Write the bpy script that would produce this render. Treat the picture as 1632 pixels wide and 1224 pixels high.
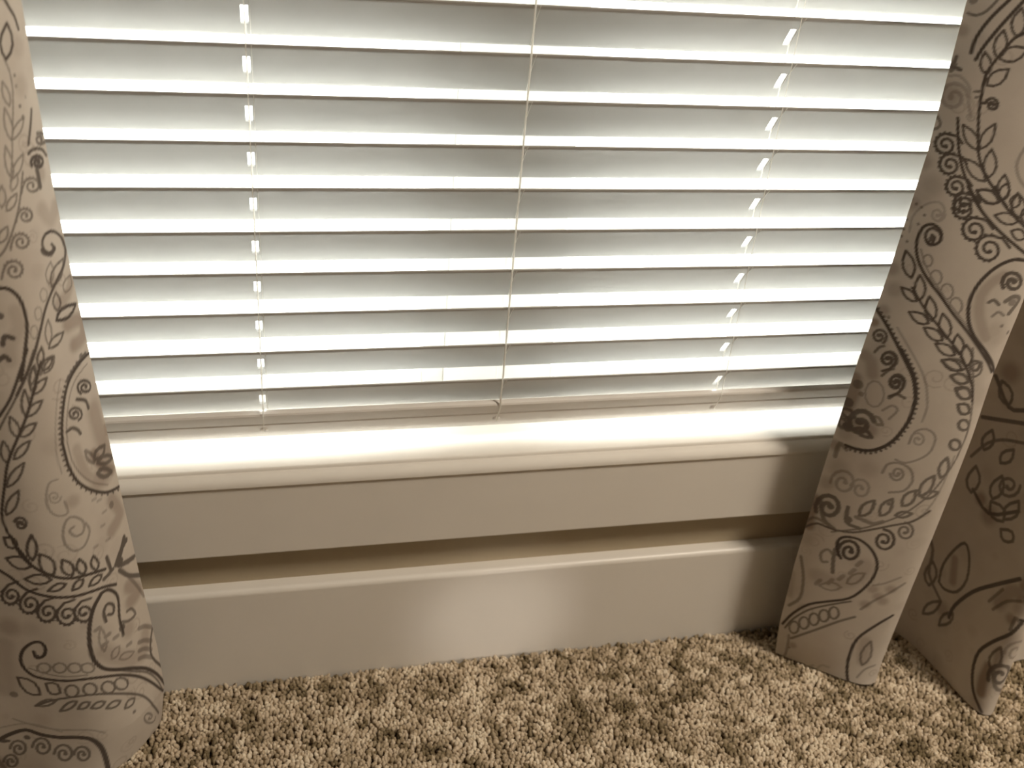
import bpy, bmesh, math, random
import numpy as np
from mathutils import Matrix, Vector

# ------------------------------------------------------------------ camera, sky, lights, exposure
# world frame: x along the window wall (to the right), y out through the window, z up, carpet surface at z = 0
for o in list(bpy.data.objects): bpy.data.objects.remove(o)
scene = bpy.context.scene
COL = scene.collection
CAM = (-0.24928, -0.94924, 0.96095)
PITCH, YAW, ROLL, FPX = -0.519209, 0.267948, 0.093356, 1620.53
cam_data = bpy.data.cameras.new('camera'); cam = bpy.data.objects.new('camera', cam_data); COL.objects.link(cam)
_f = Vector((math.sin(YAW)*math.cos(PITCH), math.cos(YAW)*math.cos(PITCH), math.sin(PITCH)))
_r = Vector((math.cos(YAW), -math.sin(YAW), 0)); _u = _r.cross(_f)
_r2 = _r*math.cos(ROLL) + _u*math.sin(ROLL); _u2 = -_r*math.sin(ROLL) + _u*math.cos(ROLL)
M = Matrix((( _r2.x, _u2.x, -_f.x, CAM[0]), (_r2.y, _u2.y, -_f.y, CAM[1]), (_r2.z, _u2.z, -_f.z, CAM[2]), (0, 0, 0, 1)))
cam.matrix_world = M
cam_data.sensor_width = 36.0; cam_data.lens = FPX/1632*36.0
cam_data.clip_start = 0.02
cam_data.dof.use_dof = True; cam_data.dof.focus_distance = 1.04; cam_data.dof.aperture_fstop = 5.0
scene.camera = cam

world = bpy.data.worlds.new('overcast_sky'); scene.world = world; world.use_nodes = True
bg = world.node_tree.nodes['Background']
bg.inputs['Color'].default_value = (1.0, 0.99, 0.97, 1); bg.inputs['Strength'].default_value = 13.0

def light(name, kind, loc, energy, color, **kw):
    d = bpy.data.lights.new(name, kind); d.energy = energy; d.color = color
    for k, v in kw.items(): setattr(d, k, v)
    o = bpy.data.objects.new(name, d); COL.objects.link(o); o.location = loc
    return o
# a wide warm ceiling fixture up to the right behind the camera, an unseen point light added as fill, and a low spotlight added to make the pale patch on the baseboard
light('ceiling_fixture', 'AREA', (1.25, -1.10, 2.38), 60.0, (1.0, 0.88, 0.73), shape='DISK', size=0.62)
light('fill_light', 'POINT', (1.0, -1.7, 0.95), 2.5, (1.0, 0.90, 0.77), shadow_soft_size=0.2)
spot = light('patch_spot', 'SPOT', (0.55, -2.3, 0.16), 52.0, (1.0, 0.92, 0.84), spot_size=math.radians(6.0), spot_blend=0.9, shadow_soft_size=0.04)
spot.rotation_euler = (Vector((0.012, -0.016, 0.06)) - spot.location).to_track_quat('-Z', 'Y').to_euler()
portal = light('window_portal', 'AREA', (0.025, 0.155, 1.15), 1.0, (1, 1, 1), shape='RECTANGLE', size=1.08, size_y=1.68)
portal.rotation_euler = (math.radians(-90), 0, 0); portal.data.cycles.is_portal = True

vs = scene.view_settings
vs.view_transform = 'Standard'; vs.look = 'None'; vs.gamma = 1.0; vs.use_curve_mapping = False; vs.exposure = 0.0
scene.cycles.use_denoising = True
scene.cycles.max_bounces = 10; scene.cycles.diffuse_bounces = 6; scene.cycles.sample_clamp_indirect = 8.0
scene.cycles.caustics_reflective = False; scene.cycles.caustics_refractive = False
# ------------------------------------------------------------------ materials
def new_mat(name):
    m = bpy.data.materials.new(name); m.use_nodes = True
    nt = m.node_tree; b = nt.nodes['Principled BSDF']
    return m, nt, b
def noise(nt, scale, detail=4, rough=0.55, vec=None):
    n = nt.nodes.new('ShaderNodeTexNoise'); n.inputs['Scale'].default_value = scale
    n.inputs['Detail'].default_value = detail; n.inputs['Roughness'].default_value = rough
    if vec is None:
        tc = nt.nodes.new('ShaderNodeTexCoord'); vec = tc.outputs['Object']
    nt.links.new(vec, n.inputs['Vector'])
    return n
def ramp(nt, fac, stops):
    r = nt.nodes.new('ShaderNodeValToRGB'); nt.links.new(fac, r.inputs['Fac'])
    e = r.color_ramp.elements
    while len(e) < len(stops): e.new(0.5)
    for i, (p, c) in enumerate(stops):
        e[i].position = p; e[i].color = (*c, 1)
    return r
def bump(nt, b, height, strength, dist):
    bp = nt.nodes.new('ShaderNodeBump'); bp.inputs['Strength'].default_value = strength; bp.inputs['Distance'].default_value = dist
    nt.links.new(height, bp.inputs['Height']); nt.links.new(bp.outputs['Normal'], b.inputs['Normal'])
def paint(name, ca, cb, rough, scale=9.0, bump_scale=240.0, bs=0.05, bd=0.0006, spec=0.5):
    m, nt, b = new_mat(name)
    r = ramp(nt, noise(nt, scale).outputs['Fac'], [(0.3, ca), (0.7, cb)])
    nt.links.new(r.outputs['Color'], b.inputs['Base Color'])
    b.inputs['Roughness'].default_value = rough; b.inputs['Specular IOR Level'].default_value = spec
    bump(nt, b, noise(nt, bump_scale, 2).outputs['Fac'], bs, bd)
    return m
TRIM = paint('trim_semigloss_white', (0.70, 0.665, 0.61), (0.73, 0.695, 0.64), 0.38)
STOOL = paint('stool_satin_white', (0.70, 0.665, 0.61), (0.73, 0.695, 0.64), 0.62, spec=0.2)
WALL = paint('wall_tan_paint', (0.40, 0.335, 0.235), (0.43, 0.36, 0.255), 0.75, bs=0.25, bump_scale=420)
WALLB = paint('wall_cream_paint', (0.24, 0.215, 0.18), (0.26, 0.235, 0.20), 0.8)
CEIL = paint('ceiling_white_paint', (0.60, 0.585, 0.555), (0.62, 0.605, 0.575), 0.9)
VINYL = paint('window_white_vinyl', (0.86, 0.86, 0.84), (0.88, 0.88, 0.86), 0.35)
SLAT = paint('blind_white_slat', (0.50, 0.495, 0.478), (0.525, 0.52, 0.503), 0.42, scale=20)
RAIL = paint('blind_white_rail', (0.70, 0.67, 0.63), (0.73, 0.70, 0.66), 0.13, scale=20, bs=0.01, spec=0.65)
CORD = paint('blind_white_cord', (0.84, 0.83, 0.79), (0.88, 0.87, 0.84), 0.7, scale=300)
def cord_translucent():
    nt = CORD.node_tree; b = nt.nodes['Principled BSDF']; out = nt.nodes['Material Output']
    t = nt.nodes.new('ShaderNodeBsdfTranslucent'); t.inputs['Color'].default_value = (0.95, 0.94, 0.90, 1)
    mx = nt.nodes.new('ShaderNodeMixShader'); mx.inputs['Fac'].default_value = 0.6
    nt.links.new(b.outputs[0], mx.inputs[1]); nt.links.new(t.outputs[0], mx.inputs[2]); nt.links.new(mx.outputs[0], out.inputs['Surface'])
cord_translucent()
PATIO = paint('patio_pale_concrete', (0.60, 0.59, 0.56), (0.68, 0.67, 0.64), 0.9, scale=2)
def glass_mat():
    m, nt, b = new_mat('window_glass')
    nt.nodes.remove(b); out = nt.nodes['Material Output']
    t = nt.nodes.new('ShaderNodeBsdfTransparent'); g = nt.nodes.new('ShaderNodeBsdfGlossy'); g.inputs['Roughness'].default_value = 0.02
    t.inputs['Color'].default_value = (0.95, 0.97, 0.96, 1)
    lw = nt.nodes.new('ShaderNodeLayerWeight'); lw.inputs['Blend'].default_value = 0.5
    pw = nt.nodes.new('ShaderNodeMath'); pw.operation = 'POWER'; pw.inputs[1].default_value = 5.0
    ml = nt.nodes.new('ShaderNodeMath'); ml.operation = 'MULTIPLY_ADD'; ml.inputs[1].default_value = 0.9; ml.inputs[2].default_value = 0.04
    mx = nt.nodes.new('ShaderNodeMixShader')
    nt.links.new(lw.outputs['Facing'], pw.inputs[0]); nt.links.new(pw.outputs[0], ml.inputs[0])
    nt.links.new(ml.outputs[0], mx.inputs['Fac']); nt.links.new(t.outputs[0], mx.inputs[1]); nt.links.new(g.outputs[0], mx.inputs[2])
    nt.links.new(mx.outputs[0], out.inputs['Surface'])
    return m
GLASS = glass_mat()
def carpet_mats():
    m, nt, b = new_mat('carpet_tuft_wool')
    at = nt.nodes.new('ShaderNodeAttribute'); at.attribute_name = 'tuft'
    r = ramp(nt, at.outputs['Fac'], [(0.0, (0.17, 0.130, 0.074)), (0.25, (0.31, 0.245, 0.158)), (0.55, (0.47, 0.38, 0.27)), (0.85, (0.61, 0.51, 0.385)), (1.0, (0.69, 0.60, 0.465))])
    nt.links.new(r.outputs['Color'], b.inputs['Base Color']); b.inputs['Roughness'].default_value = 0.95
    b.inputs['Specular IOR Level'].default_value = 0.1
    m2, nt, b = new_mat('carpet_backing')
    r = ramp(nt, noise(nt, 190, 3, 0.7).outputs['Fac'], [(0.3, (0.13, 0.09, 0.05)), (0.5, (0.26, 0.19, 0.12)), (0.7, (0.42, 0.33, 0.22))])
    nt.links.new(r.outputs['Color'], b.inputs['Base Color']); b.inputs['Roughness'].default_value = 0.95
    bump(nt, b, noise(nt, 160, 2).outputs['Fac'], 0.8, 0.005)
    return m, m2
TUFT, BACKING = carpet_mats()
def curtain_mat():
    m, nt, b = new_mat('curtain_printed_cotton')
    # woven cream ground with a soft brown wash and dark ink, both carried by the cloth as print layers
    wv = noise(nt, 30, 3)
    base = ramp(nt, wv.outputs['Fac'], [(0.3, (0.50, 0.445, 0.385)), (0.7, (0.54, 0.485, 0.42))])
    def layer(prev, attr, color):
        a = nt.nodes.new('ShaderNodeAttribute'); a.attribute_name = attr
        mx = nt.nodes.new('ShaderNodeMix'); mx.data_type = 'RGBA'
        nt.links.new(a.outputs['Fac'], mx.inputs['Factor']); nt.links.new(prev, mx.inputs[6]); mx.inputs[7].default_value = (*color, 1)
        return mx.outputs[2]
    c = layer(base.outputs['Color'], 'wash', (0.235, 0.175, 0.135))
    c = layer(c, 'ink', (0.075, 0.060, 0.050))
    nt.links.new(c, b.inputs['Base Color']); b.inputs['Roughness'].default_value = 0.85; b.inputs['Specular IOR Level'].default_value = 0.2
    bump(nt, b, noise(nt, 900, 2).outputs['Fac'], 0.25, 0.0004)
    return m
CLOTH = curtain_mat()

# ------------------------------------------------------------------ helpers
def mesh_obj(name, verts, faces, mat, parent=None, smooth=False):
    me = bpy.data.meshes.new(name); me.from_pydata([tuple(v) for v in verts], [], faces)
    bm = bmesh.new(); bm.from_mesh(me); bmesh.ops.recalc_face_normals(bm, faces=bm.faces); bm.to_mesh(me); bm.free()
    me.materials.append(mat)
    if smooth: me.polygons.foreach_set('use_smooth', [True]*len(me.polygons))
    o = bpy.data.objects.new(name, me); COL.objects.link(o)
    if parent: o.parent = parent
    return o
def box_data(x0, x1, y0, y1, z0, z1):
    v = [(x0,y0,z0),(x1,y0,z0),(x1,y1,z0),(x0,y1,z0),(x0,y0,z1),(x1,y0,z1),(x1,y1,z1),(x0,y1,z1)]
    return v, [(0,3,2,1),(4,5,6,7),(0,1,5,4),(1,2,6,5),(2,3,7,6),(3,0,4,7)]
def boxes(name, lst, mat, parent=None, bevel=0.0):
    vs_, fs = [], []
    for b in lst:
        v, f = box_data(*b); n = len(vs_); vs_ += v; fs += [tuple(i+n for i in q) for q in f]
    o = mesh_obj(name, vs_, fs, mat, parent)
    if bevel:
        md = o.modifiers.new('bevel', 'BEVEL'); md.width = bevel; md.segments = 3; md.limit_method = 'ANGLE'
    return o
def profile(name, prof, x0, x1, mat, parent=None, smooth=True):
    """closed (y, z) outline swept along x"""
    n = len(prof)
    v = [(x0, y, z) for y, z in prof] + [(x1, y, z) for y, z in prof]
    f = [(i, (i+1) % n, n+(i+1) % n, n+i) for i in range(n)] + [tuple(range(n))[::-1], tuple(range(n, 2*n))]
    o = mesh_obj(name, v, f, mat, parent, False)
    if smooth:
        o.data.polygons.foreach_set('use_smooth', [True]*n + [False]*2)
        md = o.modifiers.new('edges', 'EDGE_SPLIT'); md.split_angle = math.radians(32)
    return o
def arc(cy, cz, r, a0, a1, n=6, rz=None):
    rz = rz or r
    return [(cy + r*math.cos(math.radians(a0+(a1-a0)*i/n)), cz + rz*math.sin(math.radians(a0+(a1-a0)*i/n))) for i in range(n+1)]
def tube_data(pts, r, n=8):
    v, f = [], []
    P = [Vector(p) for p in pts]
    for i, p in enumerate(P):
        d = (P[min(i+1, len(P)-1)] - P[max(i-1, 0)]).normalized()
        a = d.orthogonal().normalized(); a = (Vector((1,0,0)) - d*d.x).normalized() if abs(d.x) < .9 else a
        b = d.cross(a)
        for k in range(n):
            t = 2*math.pi*k/n; v.append(p + a*r*math.cos(t) + b*r*math.sin(t))
    for i in range(len(P)-1):
        for k in range(n):
            f.append((i*n+k, i*n+(k+1) % n, (i+1)*n+(k+1) % n, (i+1)*n+k))
    f.append(tuple(range(n))[::-1]); f.append(tuple(range((len(P)-1)*n, len(P)*n)))
    return v, f
def tube(name, pts, r, mat, parent=None, n=8):
    v, f = tube_data(pts, r, n); return mesh_obj(name, v, f, mat, parent, True)
def empty(name, loc):
    o = bpy.data.objects.new(name, None); COL.objects.link(o); o.location = loc; o.empty_display_size = 0.05
    return o
def tag(o, label=None, cat=None, group=None, kind=None):
    if label: o['label'] = label
    if cat: o['category'] = cat
    if group: o['group'] = group
    if kind: o['kind'] = kind
    return o
def struct(o, label, cat):
    return tag(o, label, cat, kind='structure')

# ------------------------------------------------------------------ the room
RX0, RX1, RY0, CZ = -1.7, 2.2, -3.1, 2.44
FZ = -0.012                                    # carpet backing
WX0, WX1, WZ0, WZ1 = -0.53, 0.58, 0.2938, 2.02   # rough window opening
WF, WB = 0.002, 0.17                           # wall faces (room side, outside)
wall = boxes('wall_back', [(RX0, WX0, WF, WB, FZ-.1, CZ), (WX1, RX1, WF, WB, FZ-.1, CZ), (WX0, WX1, WF, WB, FZ-.1, WZ0), (WX0, WX1, WF, WB, WZ1, CZ)], WALL)
struct(wall, 'tan painted wall strip showing between window apron and baseboard', 'wall')
struct(boxes('wall_left', [(RX0-.1, RX0, RY0-.1, WB, FZ-.1, CZ)], WALLB), 'cream side wall left of the camera outside the frame', 'wall')
struct(boxes('wall_right', [(RX1, RX1+.1, RY0-.1, WB, FZ-.1, CZ)], WALLB), 'cream side wall right of the camera outside the frame', 'wall')
struct(boxes('wall_front', [(RX0, RX1, RY0-.1, RY0, FZ-.1, CZ)], WALLB), 'cream wall behind the camera outside the frame', 'wall')
struct(boxes('ceiling', [(RX0-.1, RX1+.1, RY0-.1, WB, CZ, CZ+.1)], CEIL), 'white ceiling above the window outside the frame', 'ceiling')
struct(boxes('floor', [(RX0, RX1, RY0, WF, FZ-.1, FZ)], BACKING), 'brown beige carpeted floor below the window', 'floor')
struct(boxes('ground_outside', [(-9, 9, 0.3, 16, -0.55, -0.45)], PATIO), 'pale ground outside behind the window blind', 'ground')

SILL = 0.3108
prof = [(0.10, SILL-.017), (0.10, SILL), (-0.0080, SILL)] + arc(-0.0080, SILL-.0020, 0.0020, 90, 165, 3) \
     + [(-0.0102, SILL-.0034)] + arc(-0.0102, SILL-.0150, 0.0118, 92, 176, 10, 0.0112) + [(-0.0220, SILL-.0158), (-0.0210, SILL-.017)]
struct(profile('trim_1', prof, -0.60, 0.65, STOOL), 'white window stool sill with rounded nose below the blind', 'window sill')
prof = [(WF, SILL-.017), (-0.019, SILL-.017), (-0.019, 0.2015)] + arc(-0.0165, 0.2015, 0.0025, 180, 270, 4) + [(WF, 0.1990)]
struct(profile('trim_2', prof, -0.58, 0.63, TRIM), 'plain white apron board under the window sill', 'apron')
prof = [(WF, FZ), (-0.016, FZ), (-0.016, 0.1375)] + arc(-0.0095, 0.1375, 0.0065, 180, 92, 8) + [(WF, 0.1442)]
struct(profile('baseboard_back', prof, RX0, RX1, TRIM), 'tall white baseboard with rounded top edge along the carpet', 'baseboard')

# ------------------------------------------------------------------ window behind the blind
win = empty('window_1', (0, 0.11, SILL)); struct(win, 'white twin window glowing with daylight behind the blind', 'window')
def wpart(name, lst, mat, parent=win, bevel=0.002):
    o = boxes(name, [(a, b, c-.11, d-.11, e-SILL, f-SILL) for a, b, c, d, e, f in lst], mat, parent, bevel); return o
wpart('frame', [(WX0, WX0+.012, .085, .165, SILL, WZ1), (WX1-.012, WX1, .085, .165, SILL, WZ1), (WX0+.012, WX1-.012, .085, .165, SILL-.017, SILL+.008), (WX0+.012, WX1-.012, .085, .165, WZ1-.03, WZ1)], VINYL)
wpart('mullion', [(-0.048, 0.060, .080, .165, SILL+.008, WZ1-.03)], VINYL)
for a, b in ((WX0+.012, -0.048), (0.060, WX1-.012)):
    z0, z1 = SILL+.008, WZ1-.03
    s = wpart('sash', [(a, a+.026, .10, .145, z0, z1), (b-.026, b, .10, .145, z0, z1), (a+.026, b-.026, .10, .145, z0, z0+.044), (a+.026, b-.026, .10, .145, z1-.032, z1)], VINYL)
    wpart('pane', [(a+.025, b-.025, .120, .124, z0+.043, z1-.031)], GLASS, s, 0)

# ------------------------------------------------------------------ venetian blind
BX0, BX1 = -0.515, 0.560
LAD = (-0.2594, 0.0, 0.2688)                   # ladder positions along the blind
PITCHS, SW, TH, CROWN = 0.044, 0.050, 0.0026, 0.0026
TILT = math.radians(56.5)
blind = empty('venetian_blind', (0, 0, SILL))
tag(blind, 'white horizontal slat window blind tilted nearly shut between two printed curtains', 'blind')
def slat_mesh():
    """slat lying along +v (0 = room edge) with its crowned top face up, oblong cord slots at the outer ladders"""
    h = 0.0033; s0, s1 = 0.0165, 0.0375
    xs = sorted({BX0, BX1, LAD[0]-h, LAD[0]+h, LAD[2]-h, LAD[2]+h} | set(np.linspace(BX0, BX1, 9)))
    vv = [0, .0012, .006, .011, s0, .021, .027, .033, s1, .042, .0465, .0488, SW]
    hole = lambda i, j: (abs((xs[i]+xs[i+1])/2 - LAD[0]) < h or abs((xs[i]+xs[i+1])/2 - LAD[2]) < h) and s0-1e-6 <= vv[j] and vv[j+1] <= s1+1e-6
    nx, nv = len(xs), len(vv)
    def crown(v): t = (v-SW/2)/(SW/2); return CROWN*(1-t*t)
    def half(v): return TH/2*min(1.0, math.sqrt(max(0.0, min(v, SW-v))/0.0012)*0.9 + 0.1)
    V = []
    for sgn in (1, -1):
        for x in xs:
            for v in vv: V.append((x, v, crown(v) + sgn*half(v)))
    T = lambda i, j: i*nv+j
    B = lambda i, j: nx*nv + i*nv+j
    F = []
    for i in range(nx-1):
        for j in range(nv-1):
            if hole(i, j): continue
            F.append((T(i,j), T(i+1,j), T(i+1,j+1), T(i,j+1))); F.append((B(i,j), B(i,j+1), B(i+1,j+1), B(i+1,j)))
            for (di, dj, a, b) in ((-1,0,(i,j),(i,j+1)), (1,0,(i+1,j),(i+1,j+1)), (0,-1,(i,j),(i+1,j)), (0,1,(i,j+1),(i+1,j+1))):
                ii, jj = i+di, j+dj
                if not (0 <= ii < nx-1 and 0 <= jj < nv-1) or hole(ii, jj):
                    F.append((T(*a), T(*b), B(*b), B(*a)))
    return V, F
def tilted(v, n, t=TILT):                       # (along slat, along its top normal) -> (y, z)
    return (v*math.cos(t) + n*math.sin(t), -v*math.sin(t) + n*math.cos(t))
V, F = slat_mesh()
V = [(x, *tilted(v, n)) for x, v, n in V]
first = None
for k in range(-28, 9):
    if first is None:
        first = o = mesh_obj('slat', V, F, SLAT, blind, True)
        md = o.modifiers.new('edges', 'EDGE_SPLIT'); md.split_angle = math.radians(50)
    else:
        o = first.copy(); COL.objects.link(o); o.parent = blind
    rnd = random.Random(k)
    o.location = (0, 0, 0.757 - PITCHS*k - SILL); o.rotation_euler = (rnd.uniform(-.012, .012), rnd.uniform(-.0012, .0012), 0)
# bottom rail: grooved, hangs tilted just under the last slat
RT = math.radians(62); RZ = 0.372
rp = [(0.0015, 0.0)] + [(0.010, 0.0), (0.0112, 0.0009), (0.020, 0.0009), (0.0212, 0.0), (0.034, 0.0), (0.0352, 0.0008)] + [(0.0465, 0.0008), (0.0485, 0.0018), (0.049, 0.0040), (0.048, 0.0076), (0.0455, 0.0090), (0.0045, 0.0090), (0.0018, 0.0080), (0.0003, 0.0058), (0.0, 0.0016)]
rail = profile('bottom_rail', [(tilted(v, n, RT)[0], tilted(v, n, RT)[1] + RZ - SILL) for v, n in rp], BX0, BX1, RAIL, blind)
for x in LAD:
    y, z = tilted(0.030, 0.0, RT)
    # domed button that closes the cord hole in the underside of the rail
    vv, ff = [], []
    for i, (rr, hh) in enumerate(((.0042, .0004), (.0042, -.0008), (.0030, -.0016), (.0012, -.0019))):
        for q in range(12):
            a = 2*math.pi*q/12; yy, zz = tilted(0.030 + rr*math.sin(a), hh, RT); vv.append((x + rr*math.cos(a), yy, zz + RZ - SILL))
    for i in range(3):
        for q in range(12): ff.append((i*12+q, i*12+(q+1) % 12, (i+1)*12+(q+1) % 12, (i+1)*12+q))
    ff.append(tuple(range(36, 48)))
    mesh_obj('cord_button', vv, ff, RAIL, rail, True)
ztop = 0.757 + PITCHS*28 + .03
boxes('head_rail', [(BX0, BX1, -0.012, 0.045, ztop-SILL, ztop+.045-SILL)], RAIL, blind, 0.003)
yb, zb = tilted(SW, 0)
for i, x in enumerate(LAD):
    r = 0.0010 if i == 1 else 0.00045
    tube('ladder_cord', [(x, -0.0012, ztop-SILL), (x, -0.0012, RZ+.03-SILL), (x, 0.0006, RZ+.012-SILL), (x, -.0012, RZ-.001-SILL), (x, .010, RZ-.027-SILL)], r, CORD, blind)
    tube('ladder_cord', [(x, yb+.0014, ztop-SILL), (x, yb+.0014, RZ-.02-SILL)], r, CORD, blind)
    if i != 1: tube('lift_cord', [(x+.0005, yb*.54, ztop-SILL), (x+.0005, yb*.54, RZ-.008-SILL)], 0.0007, CORD, blind)
    for k in range(-28, 9):                     # thin rung under each slat
        z = 0.757 - PITCHS*k - SILL
        if k < -4: continue
        pr = [(v, -.0020 + CROWN*(1-((v-.025)/.025)**2)) for v in (-.0008, .008, .016, .025, .034, .042, .0508)]
        tube('ladder_rung', [(x+.0048, tilted(v, n)[0], z + tilted(v, n)[1]) for v, n in pr], 0.0003, CORD, blind, 5)

# ------------------------------------------------------------------ carpet pile (uncountable tufts)
def carpet():
    rng = np.random.default_rng(4)
    sp = 0.0041
    xs = np.arange(-0.75, 1.02, sp); ys = np.arange(-0.52, -0.0165, sp)
    X, Y = np.meshgrid(xs, ys); X = X.ravel(); Y = Y.ravel()
    X = X + rng.uniform(-.45, .45, X.size)*sp; Y = np.minimum(Y + rng.uniform(-.45, .45, Y.size)*sp, -0.0175)
    keep = (np.abs(X - 0.1) < 0.42 + (-Y)*0.55 + .30)
    X, Y = X[keep], Y[keep]; n = X.size
    H = 0.0118 + np.clip(rng.normal(0, .0008, n), -.002, .0014); lean = rng.normal(0, .0020, (n, 2)); R = rng.uniform(.0022, .0030, n); ph = rng.uniform(0, 6.28, n)
    # colour: clustered light and dark yarn
    val = np.zeros(n); amp = 0
    for sc, am in ((0.0045, .8), (0.008, 1.0), (0.020, .45), (0.09, .3)):
        kx = rng.normal(0, 1/sc, (60, 2)); p0 = rng.uniform(0, 6.28, 60)
        val += am*np.cos(X[:, None]*kx[:, 0] + Y[:, None]*kx[:, 1] + p0).sum(1)/math.sqrt(30); amp += am*am
    val = val/math.sqrt(amp) + rng.normal(0, .45, n); val = np.clip(.55 + .27*val, 0, 1)
    rings = [(0.2, .8), (0.78, 1.1), (1.0, .5)]
    k = 5; V = np.zeros((n, len(rings)*k, 3))
    for i, (t, rr) in enumerate(rings):
        for j in range(k):
            a = ph + 2*math.pi*j/k + t*1.6
            V[:, i*k+j, 0] = X + lean[:, 0]*t*t + R*rr*np.cos(a); V[:, i*k+j, 1] = np.minimum(Y + lean[:, 1]*t*t + R*rr*np.sin(a), -0.0162)
            V[:, i*k+j, 2] = -0.012 + H*t + (R*.3*np.sin(a)*t if .3 < t < 1 else 0)
    quads = []
    for i in range(len(rings)-1):
        for j in range(k): quads.append((i*k+j, i*k+(j+1) % k, (i+1)*k+(j+1) % k, (i+1)*k+j))
    quads += [(10, 11, 12, 13), (10, 13, 14, 14)]
    Q = np.array(quads[:-1]); m = len(rings)*k
    allq = (Q[None] + (np.arange(n)*m)[:, None, None]).reshape(-1, 4)
    tri = (np.array([[10, 13, 14]])[None] + (np.arange(n)*m)[:, None, None]).reshape(-1, 3)
    me = bpy.data.meshes.new('carpet_pile')
    me.vertices.add(n*m); me.vertices.foreach_set('co', V.reshape(-1).astype(np.float32))
    nl = allq.size + tri.size; me.loops.add(nl); me.loops.foreach_set('vertex_index', np.concatenate([allq.ravel(), tri.ravel()]).astype(np.int32))
    st = np.concatenate([np.arange(len(allq))*4, allq.size + np.arange(len(tri))*3]).astype(np.int32)
    me.polygons.add(len(st)); me.polygons.foreach_set('loop_start', st)
    me.update(calc_edges=True)
    a = me.attributes.new('tuft', 'FLOAT', 'POINT'); a.data.foreach_set('value', np.repeat(val, m).astype(np.float32))
    me.polygons.foreach_set('use_smooth', np.ones(len(st), bool))
    me.materials.append(TUFT)
    o = bpy.data.objects.new('carpet_pile', me); COL.objects.link(o)
    tag(o, 'short speckled brown beige carpet pile below the baseboard', 'carpet', kind='stuff')
carpet()
# ------------------------------------------------------------------ curtains
# each cross-section is a run of (x, y) points from the free edge outwards; cloth coordinate u runs along it, w = height
def lerp_tab(tab, z):
    zs = np.array([t[0] for t in tab]); vs_ = np.array([t[1] for t in tab]); return np.interp(z, zs, vs_)
L_EDGE = [(-.01, -.392), (.03, -.386), (.06, -.382), (.12, -.3845), (.21, -.392), (.34, -.401), (.44, -.408), (.57, -.4165), (.65, -.421), (.73, -.423), (.80, -.424), (1.9, -.43)]
L_SEC = [(0, -.066), (-.009, -.090), (-.030, -.122), (-.062, -.136), (-.100, -.133), (-.140, -.126), (-.178, -.122), (-.215, -.130), (-.250, -.145), (-.285, -.140), (-.320, -.115), (-.350, -.085)]
R_EDGE = [(-.01, .394), (.03, .389), (.06, .386), (.157, .3835), (.30, .386), (.45, .3915), (.57, .399), (.69, .403), (.83, .398), (1.9, .40)]
R_SEC = [(0, -.066), (.018, -.088), (.046, -.110), (.080, -.128), (.104, -.1345), (.120, -.127), (.1245, -.108), (.119, -.080), (.121, -.052), (.138, -.036), (.165, -.034), (.188, -.040), (.201, -.064), (.209, -.110), (.216, -.165), (.225, -.198), (.243, -.203), (.268, -.176), (.305, -.142), (.345, -.125), (.385, -.135)]
def catmull(P, n=40):
    P = np.array(P, float); Q = np.vstack([2*P[0]-P[1], P, 2*P[-1]-P[-2]]); out = []
    for i in range(1, len(Q)-2):
        t = np.linspace(0, 1, n, endpoint=False)[:, None]
        a, b, c, d = Q[i-1], Q[i], Q[i+1], Q[i+2]
        out.append(.5*((2*b) + (-a+c)*t + (2*a-5*b+4*c-d)*t*t + (-a+3*b-3*c+d)*t**3))
    out.append(P[-1:]); return np.vstack(out)
def curtain_section(side):
    S = catmull(L_SEC if side == 'L' else R_SEC)
    s = np.concatenate([[0], np.cumsum(np.hypot(*np.diff(S, axis=0).T))])
    return S, s
def curtain_points(side, u, z):
    """u (cloth metres from the free edge), z height -> xyz, arrays broadcast"""
    S, s = curtain_section(side)
    u, z = np.broadcast_arrays(np.asarray(u, float), np.asarray(z, float))
    sx = np.interp(u, s, S[:, 0]); sy = np.interp(u, s, S[:, 1])
    edge = lerp_tab(L_EDGE if side == 'L' else R_EDGE, z)
    zz = np.clip(z, 0, 1.6)
    # folds soften and tighten with height; a few slow ripples
    dep = 1.0 - .10*zz
    if side == 'L':
        k = np.clip(z/.8, 0, 1)
        x = edge + sx*(1 - .04*k)
        y = -.066 + (sy + .066)*dep + .004*np.sin(z*9 + u*14) * np.clip(u/.05, 0, 1)
    else:
        crest = np.interp(z, [0, .2, .38, .46, .53, .8], [-.002, .004, .012, .012, .018, .03])
        x = edge + sx + crest*np.clip(u/.12, 0, 1) - (edge - .390)*np.clip(u/.12, 0, 1)
        y = -.066 + (sy + .066)*dep + .0035*np.sin(z*8 + u*11 + 1) * np.clip(u/.05, 0, 1)
    y = y + .006*np.exp(-np.maximum(z, 0)/.03)*np.sin(u*38)       # hem kicks as it meets the pile
    return x, y, z
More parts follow.
